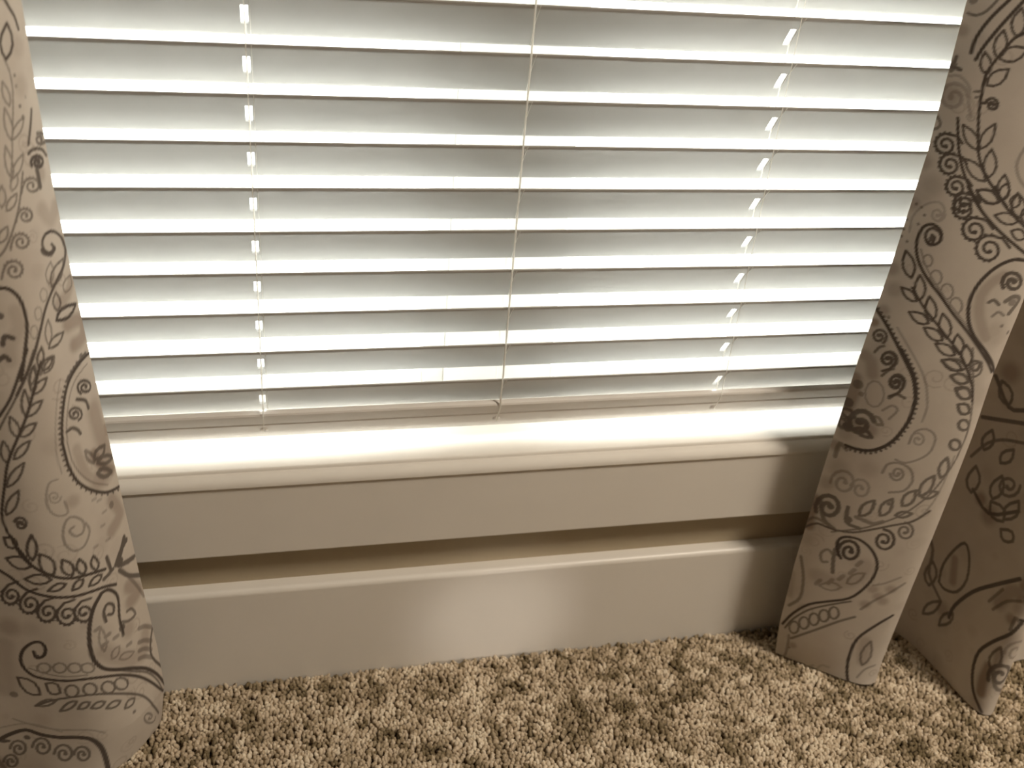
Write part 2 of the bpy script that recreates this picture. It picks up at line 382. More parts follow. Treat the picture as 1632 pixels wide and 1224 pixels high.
# print of the cloth: strokes as layer (0 ink, 1 wash), width in 0.1 mm, strength in %, then u, z pairs in 0.1 mm of cloth
STROKES_L = (
    '0,30,100,251,8033,234,8006,216,7978,199,7951,181,7926,162,7903,146,7877,136,7847,127,7815,120,7783;0,27,100,339,7593,275,7631,232,7689,225,7758,245,7814,258,7847,291,7820,342,7775,377,7712,373,7647,339,7593;0,18,65,358,7591,347,7564,335,753'
    '6,326,7505,321,7470,319,7432,321,7388,328,7341,340,7289,357,7230,380,7156,408,7074,430,7004,442,6961,449,6930,461,6889,482,6827,507,6755,531,6682;0,18,65,443,6989,416,7034,405,7096,416,7164,438,7216,452,7247,464,7217,482,7167,487,7100,472,7'
    '037,443,6989;0,18,65,433,6993,378,7005,322,7033,281,7074,261,7113,250,7136,283,7126,338,7107,392,7073,424,7032,433,6993;0,18,65,511,6696,485,6743,473,6806,484,6876,505,6930,518,6962,530,6931,547,6880,553,6811,539,6747,511,6696;0,18,65,502,6'
    '700,450,6716,400,6749,363,6794,347,6836,338,6861,371,6848,422,6826,470,6788,497,6743,502,6700;0,18,65,394,7249,372,7284,368,7330,384,7380,410,7418,426,7441,434,7418,446,7379,446,7329,426,7283,394,7249;0,26,70,273,7462;0,21,70,276,7380;0,35,'
    '70,272,7225;0,41,70,260,7133;0,18,70,184,7280;1,176,25,162,7664;1,176,25,211,7369;0,30,90,128,7171,142,7140,157,7109,175,7071,200,7024,228,6970,254,6916;0,30,80,109,6970,54,6962,9,6943,-15,6917,-18,6892,4,6875,40,6870,83,6877,117,6893,135,6'
    '912,135,6929,118,6939,93,6941,68,6936,49,6926,43,6916,46,6909,56,6906;0,48,80,56,6906;0,36,95,261,6745,264,6772,246,6794,213,6805,170,6801,128,6784,99,6760,92,6736,105,6719,136,6711,170,6713,199,6723,217,6738,223,6754,217,6766,203,6772,185,'
    '6772,169,6766,160,6759,159,6752;0,58,95,159,6752;0,30,90,274,6846,254,6855,233,6864,207,6867,169,6862,122,6850,81,6834,56,6814,40,6790,24,6767;0,48,85,204,6701,203,6680,202,6659,202,6636,201,6609,201,6580,201,6551;1,132,40,150,6647;0,21,75,'
    '381,6721,409,6656,436,6592,463,6533,487,6484,511,6442,539,6398,574,6345,612,6289,646,6240,674,6201,699,6169,725,6142,752,6119,779,6102,805,6083;0,21,75,438,6564,419,6599,388,6634,354,6652,308,6653,263,6639,231,6613,217,6583,226,6557,252,654'
    '0,287,6537,323,6546,349,6564,361,6585,358,6604,342,6616,320,6619,299,6615,283,6605,277,6593,280,6584,288,6580;0,34,75,288,6580;0,23,75,386,6648;0,23,75,350,6660;0,23,75,307,6660;0,23,75,264,6647;0,23,75,230,6624;0,23,75,210,6596;0,23,75,207'
    ',6568;0,23,75,222,6546;0,23,75,249,6533;0,21,75,561,6350,544,6383,517,6416,489,6433,450,6435,412,6422,385,6398,375,6371,383,6347,407,6332,438,6329,467,6337,488,6353,497,6372,494,6389,480,6400,462,6404,444,6400,431,6391,426,6381,429,6372,436'
    ',6369;0,34,75,436,6369;0,23,75,516,6429;0,23,75,485,6441;0,23,75,449,6442;0,23,75,412,6430;0,23,75,383,6409;0,23,75,367,6383;0,23,75,366,6358;0,23,75,380,6337;0,23,75,404,6325;0,21,75,663,6147,647,6187,621,6227,593,6248,554,6252,515,6238,48'
    '7,6212,476,6181,485,6153,510,6135,542,6131,572,6139,593,6156,601,6177,598,6197,585,6211,566,6216,548,6212,535,6202,530,6190,533,6181,540,6176;0,34,75,540,6176;0,23,75,618,6241;0,23,75,589,6257;0,23,75,552,6258;0,23,75,516,6246;0,23,75,486,6'
    '224;0,23,75,469,6195;0,23,75,468,6166;0,23,75,483,6142;0,23,75,508,6128;0,21,75,788,5917,770,5965,743,6014,714,6042,676,6050,638,6038,611,6010,600,5974,610,5941,634,5918,665,5909,694,5915,715,5933,723,5958,720,5981,706,5999,688,6007,670,600'
    '4,657,5994,653,5980,655,5969,663,5962;0,34,75,663,5962;0,23,75,739,6030;0,23,75,710,6052;0,23,75,674,6057;0,23,75,639,6047;0,23,75,611,6023;0,23,75,595,5991;0,23,75,594,5958;0,23,75,608,5929;0,23,75,633,5910;0,18,70,622,6461,582,6467,540,64'
    '87,511,6520,498,6554,491,6575,517,6569,558,6557,596,6532,617,6496,622,6461;0,18,70,743,6217,708,6225,675,6247,655,6283,648,6318,644,6339,665,6332,698,6317,729,6290,743,6253,743,6217;0,18,60,658,6496,628,6522,607,6561,605,6607,615,6645,623,6'
    '668,638,6650,662,6619,678,6575,675,6532,658,6496;0,18,60,538,6607,501,6618,470,6641,453,6674,452,6705,452,6724,473,6715,506,6699,534,6672,544,6639,538,6607;0,30,95,211,6053,199,6036,187,6019,185,6005,199,5993,223,5983,247,5982,271,5994,297,'
    '6014,316,6037,324,6061,325,6089,318,6113,300,6134,274,6152,245,6163,213,6164,175,6156,137,6140,100,6113,64,6078,38,6041,23,6003,16,5963,19,5924,36,5885,65,5848,101,5815,143,5790,188,5768,231,5743,271,5713,313,5683,354,5651,393,5617,430,5581'
    ',467,5539,503,5489,538,5432,574,5375,608,5318,641,5260,675,5201,712,5141,751,5080,788,5022,823,4967,858,4916,892,4863;0,48,90,340,6045,336,6036,332,6027,322,6016,301,6002,273,5987,248,5979,226,5983,206,5994,185,6005;0,42,80,38,6041,28,6002,'
    '19,5962,19,5924,38,5885,68,5848,101,5815,136,5791,172,5770,204,5747;0,24,80,323,5709,250,5714,177,5741,123,5790,100,5841,89,5873,144,5870,220,5858,286,5820,320,5766,323,5709;0,18,55,347,5742,300,5758,266,5792,255,5841,263,5886,269,5913,294,'
    '5899,332,5875,362,5835,365,5787,347,5742;0,15,45,398,5661,414,5634,437,5621,461,5625,477,5646,481,5676,472,5706,452,5727,428,5732,406,5719,395,5692,398,5661;0,15,45,506,5531,521,5503,543,5489,564,5492,578,5511,581,5541,573,5572,555,5595,533'
    ',5601,513,5589,503,5563,506,5531;0,15,45,591,5389,605,5360,624,5344,643,5345,655,5364,658,5394,651,5426,635,5450,615,5458,598,5447,589,5421,591,5389;0,33,100,355,5404,285,5374,206,5364,127,5376,73,5400,42,5417,100,5438,187,5466,269,5469,326'
    ',5445,355,5404;0,24,80,319,5477,282,5494,259,5528,261,5574,277,5615,288,5639,307,5625,335,5601,353,5562,345,5518,319,5477;0,18,60,169,5588,105,5581,51,5592,27,5625,28,5664,29,5688,66,5688,124,5687,170,5668,183,5631,169,5588;0,24,85,515,5206'
    ',462,5194,405,5196,354,5218,324,5248,306,5266,342,5272,398,5279,457,5271,496,5244,515,5206;0,24,80,621,5006,580,5007,537,5023,504,5056,489,5091,480,5113,508,5111,551,5105,593,5082,616,5046,621,5006;0,18,70,510,5237,474,5266,448,5313,440,537'
    '2,446,5423,451,5453,470,5433,499,5397,522,5343,524,5286,510,5237;0,18,70,659,5000,625,5038,597,5094,585,5162,586,5218,588,5252,608,5227,637,5182,661,5119,668,5054,659,5000;0,21,80,765,4933,734,4956,707,4993,692,5041,690,5083,689,5108,706,50'
    '92,734,5064,759,5021,768,4975,765,4933;1,146,60,233,5307,114,5287,11,5247,3,5166,44,5092,122,5084,205,5090;1,129,45,280,5524,210,5540,137,5558,82,5596,34,5641;1,146,35,234,6367,195,6297,150,6250,90,6276,24,6326;1,129,40,306,5726;0,33,100,84'
    '2,5848,812,5843,781,5838,753,5825,728,5801,705,5770,687,5735,675,5696,668,5653,664,5607,665,5558,669,5507,677,5456,690,5407,706,5359,722,5311,738,5262,755,5214,772,5164,790,5110,809,5054,829,4998;0,42,90,903,5347,894,5375,884,5403,870,5420,'
    '852,5418,831,5405,809,5391;0,42,90,967,5205,948,5221,929,5235,913,5242,901,5233,891,5216,882,5199;0,65,80,870,5604;1,129,30,741,5626,738,5549,746,5474,794,5406,845,5338,865,5263,878,5185;0,54,85,69,4922,137,4915,197,4904,249,4889,293,4871,3'
    '35,4853,376,4835;0,71,70,147,4938;0,33,100,-8,4900,54,4902,120,4906,179,4903,235,4888,286,4866,332,4841,370,4816,402,4788,433,4753,464,4708,492,4657,519,4600,544,4541,566,4478,585,4414,598,4350,609,4287,614,4223,616,4157,613,4091,607,4027,5'
    '98,3965,584,3904,564,3844,535,3786,498,3729,453,3669,397,3607,330,3544,267,3493,209,3460,151,3435,93,3412,44,3395,4,3386,-35,3377;0,27,90,206,4895,231,4923;0,27,90,256,4877,279,4904;0,27,90,303,4856,327,4883;0,27,90,346,4832,372,4857;0,27,9'
    '0,385,4804,411,4827;0,27,90,418,4771,445,4793;0,27,90,447,4734,474,4755;0,27,90,472,4695,499,4714;0,27,90,494,4654,521,4671;0,27,90,514,4610,542,4627;0,27,90,534,4566,560,4581;0,27,90,552,4520,578,4535;0,27,90,568,4473,594,4487;0,27,90,582,'
    '4425,607,4437;0,27,90,593,4375,619,4386;0,27,90,603,4324,628,4334;0,27,90,610,4272,635,4280;0,27,90,615,4218,640,4225;0,27,90,616,4163,641,4168;0,27,90,614,4107,639,4111;0,27,90,610,4050,635,4053;0,27,90,602,3992,628,3994;0,27,90,591,3933,6'
    '17,3933;0,27,90,575,3873,600,3870;0,27,90,549,3813,573,3805;0,27,90,514,3752,536,3742;0,27,90,471,3692,491,3679;0,27,90,420,3632,437,3614;0,27,90,362,3573,377,3553;0,27,90,297,3517,309,3494;0,27,90,228,3469,228,3439;0,27,90,147,3433,136,339'
    '7;0,27,90,54,3397,36,3358;0,27,90,-33,3378,-51,3339;0,15,55,75,4827,151,4821,219,4810,272,4791,317,4766,355,4737,389,4702,421,4659,449,4610,474,4558,497,4504,519,4446,536,4388,549,4331,558,4273,564,4215,565,4156,562,4096,554,4036,540,3977,5'
    '19,3918,492,3860,459,3800,418,3740,371,3683,317,3632,257,3585,192,3535;0,15,35,474,4881,509,4817,543,4751,573,4681,600,4605,624,4525,646,4442,665,4355,682,4266,693,4184,695,4114,691,4052,687,3989;0,30,95,265,4616,290,4659,291,4697,269,4722,'
    '230,4727,183,4710,138,4676,107,4636,102,4602,122,4584,156,4582,194,4595,225,4617,242,4642,246,4664,237,4678,220,4681,200,4675,183,4662,175,4650,175,4640;0,48,95,175,4640;0,27,90,373,4393,335,4398,313,4422,315,4459,337,4498,373,4529,411,4544'
    ',442,4541,460,4523,462,4496,448,4467,424,4444,397,4431,374,4431,360,4442,359,4460,367,4478,382,4492,397,4498,407,4497,412,4490;0,43,90,412,4490;0,36,90,335,4597,297,4573,259,4549,229,4522,217,4493,213,4461,211,4430;0,36,85,535,4369,512,4372'
    ',489,4374,468,4369,448,4355,429,4336,413,4316,403,4297,396,4278,389,4259;1,233,50,137,4356,132,4246,125,4133,116,4019,113,3905,110,3774,137,3675,224,3665,319,3677;1,117,40,478,4145,472,4017,458,3896,416,3799,363,3708;0,42,75,287,3900,232,38'
    '75,176,3867,131,3885,109,3915,98,3936,140,3952,200,3973,252,3971,281,3943,287,3900;0,42,75,264,3844,216,3798,151,3760,74,3738,19,3738,-12,3740,28,3769,95,3818,173,3858,229,3863,264,3844;0,48,75,297,3744,268,3693,224,3651,167,3627,116,3621,8'
    '2,3616,111,3650,156,3702,210,3744,259,3756,297,3744;0,36,60,309,3875,296,3906,301,3950,328,4000,360,4039,381,4063,384,4042,388,4006,377,3959,348,3912,309,3875;1,133,80,282,3957,246,3856,205,3763,146,3696,75,3632;1,73,60,21,4106,19,4025;0,27'
    ',100,721,5265,758,5198,795,5130,832,5060,869,4987,908,4913,948,4844,989,4785,1031,4731,1075,4675;0,21,85,663,5248,701,5183,738,5115,776,5047,819,4977,864,4905,907,4838,949,4775,991,4717,1028,4664,1056,4620,1080,4583,1103,4545;0,23,90,758,48'
    '55,728,4895,705,4951,697,5017,701,5071,704,5103,720,5076,745,5032,765,4969,769,4906,758,4855;0,23,90,760,4847,721,4847,679,4864,643,4898,622,4934,609,4956,636,4955,677,4950,719,4927,748,4889,760,4847;0,23,90,861,4647,833,4690,813,4750,809,4'
    '818,817,4871,822,4903,837,4874,860,4825,876,4759,876,4696,861,4647;0,23,90,861,4647,821,4647,777,4665,738,4702,713,4740,698,4763,724,4762,766,4756,811,4731,844,4692,861,4647;0,23,90,966,4454,945,4501,938,4556,951,4610,973,4647,987,4669,996,'
    '4639,1010,4591,1012,4533,995,4485,966,4454;0,23,90,950,4461,912,4456,870,4470,832,4504,808,4541,794,4564,817,4565,856,4562,899,4542,932,4505,950,4461;0,23,90,1113,4204,1083,4250,1067,4306,1070,4364,1085,4405,1095,4430,1110,4400,1132,4352,11'
    '45,4291,1137,4239,1113,4204;0,23,90,1048,4238,1004,4250,958,4281,918,4329,894,4376,880,4405,906,4396,948,4379,995,4341,1029,4290,1048,4238;0,23,90,1172,3943,1117,3972,1061,4023,1015,4093,989,4154,974,4192,1004,4174,1054,4141,1111,4081,1152,'
    '4010,1172,3943;0,23,90,1250,3633,1195,3667,1144,3726,1106,3802,1088,3868,1078,3907,1108,3884,1157,3842,1208,3775,1240,3700,1250,3633;0,23,90,638,5039,599,5034,557,5043,524,5070,506,5101,496,5121,523,5123,565,5123,606,5108,630,5076,638,5039;'
    '0,23,90,654,5078,623,5098,597,5131,585,5176,586,5215,588,5239,606,5225,633,5200,655,5161,661,5117,654,5078;0,27,100,627,5120,679,5020,729,4917,773,4825,806,4754,833,4696,863,4638,898,4577,935,4514,974,4446,1018,4371,1064,4289,1106,4204,1139'
    ',4119,1166,4032,1194,3942,1227,3843,1260,3740,1284,3651,1294,3589,1294,3542,1289,3493,1281,3433,1267,3369,1252,3312,1236,3268,1219,3229,1202,3189,1185,3144,1169,3098,1153,3051;0,30,90,1193,3561,1168,3592,1139,3606,1112,3600,1097,3578,1094,3'
    '546,1104,3515,1124,3492,1146,3483,1165,3488,1176,3504,1177,3526,1169,3546,1156,3559,1144,3562,1134,3558,1131,3548,1133,3539;0,48,90,1133,3539;0,30,95,1134,3104,1094,3157,1067,3228,1061,3305,1071,3365,1079,3401,1099,3366,1132,3308,1155,3230,'
    '1155,3158,1134,3104;0,21,45,738,3944,767,3944,795,3943,820,3926,843,3883,863,3825,876,3768,880,3717,876,3668,867,3627,851,3594,829,3570,805,3554,777,3545,746,3545,724,3558,719,3593,723,3643,728,3692;0,18,40,748,3751,763,3721,788,3706,816,37'
    '09,837,3727,848,3756,847,3787,834,3811,815,3822,795,3819,780,3805,774,3785,776,3765,784,3753,796,3748,806,3752,812,3760,812,3769;0,29,40,812,3769;0,27,50,588,3355,576,3318,563,3280,564,3242,586,3198,620,3152,655,3118,690,3104,728,3102,760,3'
    '113,787,3141,809,3183,822,3228,824,3277,818,3330,807,3379,791,3423,770,3461,747,3487,723,3497,698,3494,672,3480,646,3453,619,3415,604,3376,605,3336,619,3297,638,3270,664,3261,694,3263,718,3273,735,3296,748,3328,751,3354,741,3367,722,3375,70'
    '3,3382;1,150,40,651,3653;1,167,55,193,3355,130,3226,101,3114,191,3073,298,3039;1,200,15,708,4302;0,60,90,100,2777,156,2767,206,2752,248,2730,285,2702,319,2671,353,2639;0,42,85,1,2500,166,2524;0,80,50,212,3304;0,30,35,447,3527,397,3520;0,30,'
    '35,386,3472,333,3463;0,30,35,355,3310,301,3300;0,30,35,421,3187,369,3177;0,30,35,400,2993,346,2982;0,30,35,564,3032,519,3029;0,36,100,1266,3396,1253,3320,1239,3244,1223,3177,1205,3128,1184,3089,1158,3052,1128,3013,1093,2975,1058,2940,1021,2'
    '908,983,2878,943,2852,903,2832,861,2815,818,2801,774,2791,727,2782,678,2771,625,2755,565,2733,500,2703;0,29,95,1163,3030,1177,3095,1215,3142,1274,3154,1331,3141,1365,3130,1352,3097,1327,3044,1281,3004,1221,3002,1163,3030;0,29,95,986,2905,95'
    '8,2979,955,3056,985,3119,1027,3155,1055,3173,1066,3129,1082,3056,1076,2980,1039,2929,986,2905;0,29,95,831,2839,808,2891,804,2950,827,3004,860,3038,881,3057,890,3025,903,2971,900,2911,873,2866,831,2839;0,29,95,738,2800,707,2828,692,2871,700,'
    '2924,720,2969,734,2996,749,2976,770,2941,780,2892,767,2842,738,2800;0,29,95,606,2769,575,2787,559,2822,565,2874,583,2920,596,2948,610,2933,631,2906,641,2863,631,2815,606,2769;0,29,95,1018,2850,1050,2901,1100,2930,1164,2923,1219,2896,1253,28'
    '77,1228,2856,1187,2823,1128,2806,1068,2818,1018,2850;0,29,95,908,2761,940,2782,980,2785,1022,2765,1054,2736,1074,2716,1052,2711,1018,2704,974,2708,936,2729,908,2761;0,29,95,750,2744,781,2757,814,2750,842,2720,858,2684,867,2662,848,2661,818,'
    '2659,784,2673,761,2704,750,2744;0,29,95,559,2676,599,2701,642,2705,677,2684,699,2653,711,2633,690,2628,654,2619,611,2622,578,2643,559,2676;0,29,95,1237,3266,1228,3319,1238,3361,1270,3379,1307,3376,1330,3373,1331,3344,1331,3299,1314,3261,128'
    '0,3251,1237,3266;0,36,100,1468,2994,1435,2961,1402,2928,1372,2893,1345,2853,1321,2812,1295,2776,1268,2748,1240,2725,1208,2705,1169,2684,1127,2665,1084,2648,1043,2633,1001,2618,959,2605,917,2594,873,2584,829,2575,782,2569,733,2563,686,2554,6'
    '38,2543,588,2528,541,2507,497,2482,457,2456,416,2429;0,30,95,1323,2846,1417,2806,1483,2729,1506,2673,1508,2618,1489,2579,1454,2565,1415,2576,1381,2608,1360,2653,1355,2697,1367,2730,1390,2745,1417,2741,1442,2721,1458,2692,1462,2663,1456,2643'
    ',1443,2634,1428,2637,1416,2647,1411,2661;0,48,95,1411,2661;0,33,95,1501,2714;0,33,95,1517,2660;0,33,95,1517,2611;0,33,95,1499,2573;0,33,95,1469,2554;0,33,95,1433,2556;0,33,95,1397,2577;0,33,95,1368,2613;0,33,95,1350,2656;0,30,95,1167,2753,1'
    '269,2710,1340,2627,1365,2567,1366,2507,1345,2462,1309,2445,1266,2456,1229,2492,1206,2541,1201,2589,1214,2626,1239,2643,1269,2639,1296,2617,1313,2585,1318,2554,1311,2531,1297,2521,1281,2523,1268,2535,1262,2550;0,48,95,1262,2550;0,33,95,1358,'
    '2611;0,33,95,1375,2554;0,33,95,1374,2499;0,33,95,1356,2457;0,33,95,1324,2435;0,33,95,1285,2436;0,33,95,1247,2459;0,33,95,1216,2497;0,33,95,1197,2544;0,30,95,1033,2629,1130,2598,1200,2516,1224,2455,1226,2393,1205,2348,1168,2329,1127,2338,109'
    '1,2370,1069,2417,1065,2466,1077,2506,1102,2526,1130,2524,1156,2504,1173,2473,1178,2441,1171,2417,1157,2405,1141,2407,1129,2418,1123,2433;0,48,95,1123,2433;0,33,95,1218,2500;0,33,95,1235,2441;0,33,95,1234,2386;0,33,95,1216,2342;0,33,95,1184,'
    '2319;0,33,95,1145,2318;0,33,95,1108,2338;0,33,95,1078,2374;0,33,95,1060,2419;0,30,95,871,2543,968,2533,1035,2463,1059,2402,1059,2338,1039,2286,1003,2258,963,2258,928,2284,906,2328,902,2379,915,2423,939,2451,968,2456,993,2440,1009,2411,1013,'
    '2379,1006,2352,993,2337,977,2335,965,2344,960,2357;0,48,95,960,2357;0,33,95,1053,2449;0,33,95,1069,2390;0,33,95,1067,2331;0,33,95,1049,2283;0,33,95,1018,2252;0,33,95,981,2242;0,33,95,944,2254;0,33,95,915,2285;0,33,95,897,2328;0,30,95,727,24'
    '84,820,2491,882,2436,903,2384,903,2324,884,2271,851,2238,813,2231,780,2249,760,2287,756,2334,769,2378,792,2409,819,2418,843,2408,857,2383,861,2353,855,2327,842,2310,827,2306,816,2312,811,2324;0,48,95,811,2324;0,33,95,898,2427;0,33,95,913,23'
    '75;0,33,95,911,2319;0,33,95,894,2269;0,33,95,865,2235;0,33,95,830,2219;0,33,95,796,2223;0,33,95,767,2247;0,33,95,750,2285;0,45,100,617,2468,657,2431,696,2391,729,2344,758,2288,782,2226,804,2158,823,2082,840,2001,852,1922,860,1848,863,1778,8'
    '59,1712,846,1651,826,1596,800,1547,767,1509,727,1475,683,1442,634,1406,578,1366,516,1316,448,1259,375,1197,302,1127,239,1053,180,971,121,880,69,786,27,693,-12,602;0,27,80,784,1532,703,1461,615,1376,526,1283,441,1202,358,1128,285,1050,224,96'
    '5,173,875,127,784,95,703,76,629,40,540;0,39,100,621,2471,591,2470,560,2467,529,2452,498,2418,468,2373,446,2327,438,2285,438,2242,443,2195,455,2141,471,2082,484,2020,489,1953,489,1882,489,1811;0,36,90,643,2103,645,2148,646,2193,641,2231,626,'
    '2264,604,2290,581,2299,557,2286,531,2257,516,2225,517,2193,529,2159,544,2139,562,2140,582,2155,602,2169;0,36,75,462,1948,433,1925,403,1901,370,1884,327,1873,281,1869,251,1878,249,1909,264,1951,284,1984,307,1999,335,2004,362,2009;0,93,85,482'
    ',1884;0,48,80,482,1884,495,1789;0,24,50,739,1747,709,1795,690,1868,689,1955,700,2028,708,2072,723,2038,746,1982,761,1900,757,1817,739,1747;0,24,50,615,1544,577,1500,527,1466,473,1455,432,1463,407,1468,438,1496,488,1538,543,1570,587,1569,615'
    ',1544;0,24,50,689,1603,655,1595,620,1605,594,1637,582,1676,575,1700,598,1704,633,1707,666,1689,685,1650,689,1603;1,214,45,401,1790;0,48,50,686,1924,642,1934;0,48,50,609,1837,559,1836;0,48,50,480,1620,420,1611;0,48,50,764,2062,723,2076;0,48,'
    '50,737,1832,694,1845;1,196,40,739,1747,663,1628,574,1508,447,1393,312,1331,230,1411,162,1535;0,54,55,250,1674,219,1660,186,1645,149,1622,106,1584,60,1540,15,1496;0,54,55,304,1515,273,1501,243,1489,210,1468,173,1436,131,1395,85,1349;0,54,55,'
    '336,1419,306,1405,275,1392,244,1373,209,1343,171,1304,128,1261;0,54,55,366,1328,336,1315,306,1301,274,1282,241,1253,204,1216,165,1176;0,39,90,-34,1518,22,1455,80,1395,124,1336,150,1282,160,1229,149,1162,102,1064,31,949,-36,835;0,121,90,294,'
    '2631;0,72,90,135,2828,301,2661;0,60,85,42,2499,277,2581;0,48,90,447,2815,435,2633;0,48,85,545,2606,407,2627;0,54,85,-5,2221,70,2275,145,2330,205,2381,250,2433,286,2487,323,2542;1,196,60,245,2264,158,2176,99,2096,173,2084,269,2077;0,48,50,31'
    '3,2571,257,2460,198,2344,138,2231,90,2130,52,2040,17,1951;0,36,100,1380,1924,1379,1889,1378,1853,1370,1832,1348,1832,1318,1846,1294,1868,1277,1898,1264,1936,1259,1971,1263,2003,1273,2031,1289,2050,1312,2056,1341,2053,1371,2041,1404,2020,144'
    '0,1989,1471,1954,1496,1913,1516,1868,1529,1823,1535,1778,1533,1733,1525,1691,1510,1651,1488,1614,1460,1582,1422,1557,1378,1537,1329,1520,1274,1506,1214,1496,1154,1489,1095,1486,1036,1484,979,1475,922,1462,864,1444,807,1422,747,1395,685,1361'
    ',623,1315,558,1254,490,1181,416,1100,348,1013,285,923,227,833,171,740,112,639,20,520;0,57,90,1369,1858;0,18,60,1471,1690,1418,1657,1366,1624,1312,1595,1257,1575,1201,1559,1141,1548,1079,1542,1014,1537,951,1524;0,24,60,1272,1685,1291,1648,13'
    '24,1624,1361,1620,1390,1639,1402,1673,1393,1712,1366,1743,1330,1757,1295,1750,1274,1723,1272,1685;0,24,60,1122,1673,1140,1637,1172,1615,1209,1612,1238,1630,1250,1664,1242,1704,1215,1735,1179,1749,1145,1740,1124,1711,1122,1673;0,24,60,988,16'
    '40,1004,1608,1035,1592,1070,1594,1098,1616,1110,1652,1102,1690,1076,1719,1042,1727,1010,1712,990,1679,988,1640;0,24,60,873,1589,890,1559,920,1547,954,1556,981,1584,992,1622,985,1659,961,1683,928,1685,896,1665,876,1629,873,1589;0,30,85,1543,'
    '1134,1484,1162,1426,1189,1362,1210,1287,1228,1207,1241,1132,1250,1070,1253,1013,1248,955,1234,889,1211,818,1176,746,1130,666,1071,579,991,495,900,432,824,386,752,344,670,301,570,212,420,120,260;0,30,90,1461,1301,1454,1397,1476,1483,1530,153'
    '6,1588,1554,1625,1561,1623,1508,1616,1422,1584,1340,1527,1300,1461,1301;0,30,85,1261,1317,1250,1389,1262,1445,1299,1469,1342,1466,1369,1462,1371,1423,1371,1362,1352,1310,1311,1297,1261,1317;0,27,80,1079,1325,1098,1280,1132,1252,1169,1250,11'
    '98,1273,1209,1316,1198,1366,1169,1405,1132,1422,1099,1410,1079,1373,1079,1325;0,27,80,911,1293,929,1253,961,1234,995,1240,1022,1271,1033,1317,1023,1364,997,1397,963,1404,931,1383,911,1341,911,1293;0,27,80,739,1218,758,1182,790,1171,826,1186'
    ',853,1223,864,1272,855,1317,829,1344,794,1344,761,1315,740,1267,739,1218;0,27,80,594,1158,614,1127,651,1125,691,1150,722,1194,734,1246,725,1290,698,1312,660,1303,623,1265,598,1210,594,1158;0,30,80,1325,1208,1362,1226,1412,1225,1469,1198,151'
    '2,1162,1538,1139,1512,1134,1470,1128,1414,1138,1364,1167,1325,1208;0,30,80,1125,1181,1164,1185,1211,1165,1259,1121,1293,1074,1314,1044,1288,1048,1245,1058,1194,1087,1151,1131,1125,1181;0,30,80,1008,1137,1035,1154,1067,1151,1098,1123,1119,10'
    '87,1132,1064,1114,1062,1085,1058,1051,1069,1024,1098,1008,1137;0,30,80,866,1079,896,1105,931,1112,967,1095,992,1066,1007,1047,989,1038,958,1025,920,1025,888,1045,866,1079;0,30,80,716,996,749,1027,788,1039,825,1025,851,998,866,980,846,969,81'
    '3,953,772,948,738,964,716,996;0,30,80,554,900,595,930,633,936,661,913,676,880,685,858,665,850,630,838,592,838,565,861,554,900;0,50,70,589,725;0,30,60,204,280,218,235,268,247,333,300,394,372,434,443,449,500,437,523,404,517,361,484,321,436,29'
    '3,389,286,360,295,345,316,353,337,373,352,395;0,48,60,352,395;1,178,40,20,20;1,143,35,231,20;0,24,40,1802,946,1731,901,1658,859,1582,825,1506,799,1429,778,1348,760,1253,753,1153,749,1070,735,1016,709,976,677,936,644;0,54,95,2017,618,1968,65'
    '1,1918,685,1867,714,1813,740,1759,760,1707,767,1661,750,1617,720,1569,693,1511,675,1449,660,1386,647,1322,642,1257,642,1198,638,1150,629,1109,616,1074,593,1036,555,1004,506,976,451,954,391,937,326,921,258,906,187,893,114,880,39;0,24,35,1978'
    ',809,1875,836,1772,862,1668,868,1563,840,1458,788,1353,732;0,33,75,1904,475,1891,539,1863,584,1821,600,1786,584,1756,544,1745,490,1752,437,1774,396,1803,378,1832,385,1854,411,1863,449,1860,485,1847,512,1830,524,1813,521,1802,506,1798,488,18'
    '01,473;0,53,75,1801,473;0,33,75,1677,496,1663,567,1625,619,1577,638,1536,623,1512,579,1494,522,1501,464,1525,420,1559,399,1593,404,1618,430,1630,470,1627,510,1613,540,1593,554,1573,551,1560,536,1555,517,1558,500;0,53,75,1558,500;0,33,75,145'
    '0,401,1437,469,1404,517,1360,534,1316,517,1283,474,1269,417,1275,362,1298,321,1331,303,1365,310,1390,337,1403,375,1400,413,1387,441,1367,453,1348,449,1335,434,1330,415,1332,399;0,53,75,1332,399;0,33,75,1246,386,1235,445,1206,485,1167,498,11'
    '29,481,1100,439,1087,387,1092,339,1112,307,1141,294,1170,303,1193,328,1204,362,1202,395,1190,419,1173,428,1156,424,1145,410,1140,393,1142,379;0,53,75,1142,379;0,33,75,1974,258,1962,318,1935,359,1901,374,1867,361,1844,324,1834,275,1840,225,1'
    '859,186,1885,168,1911,173,1930,197,1938,233,1935,267,1924,293,1909,304,1894,301,1885,288,1881,271,1883,257;0,53,75,1883,257;1,250,45,1533,2258;1,196,25,1364,2231;0,86,60,1717,1310;0,71,80,1720,648;1,214,35,1641,2029,1688,1842,1731,1664,1757'
    ',1524,1778,1395')
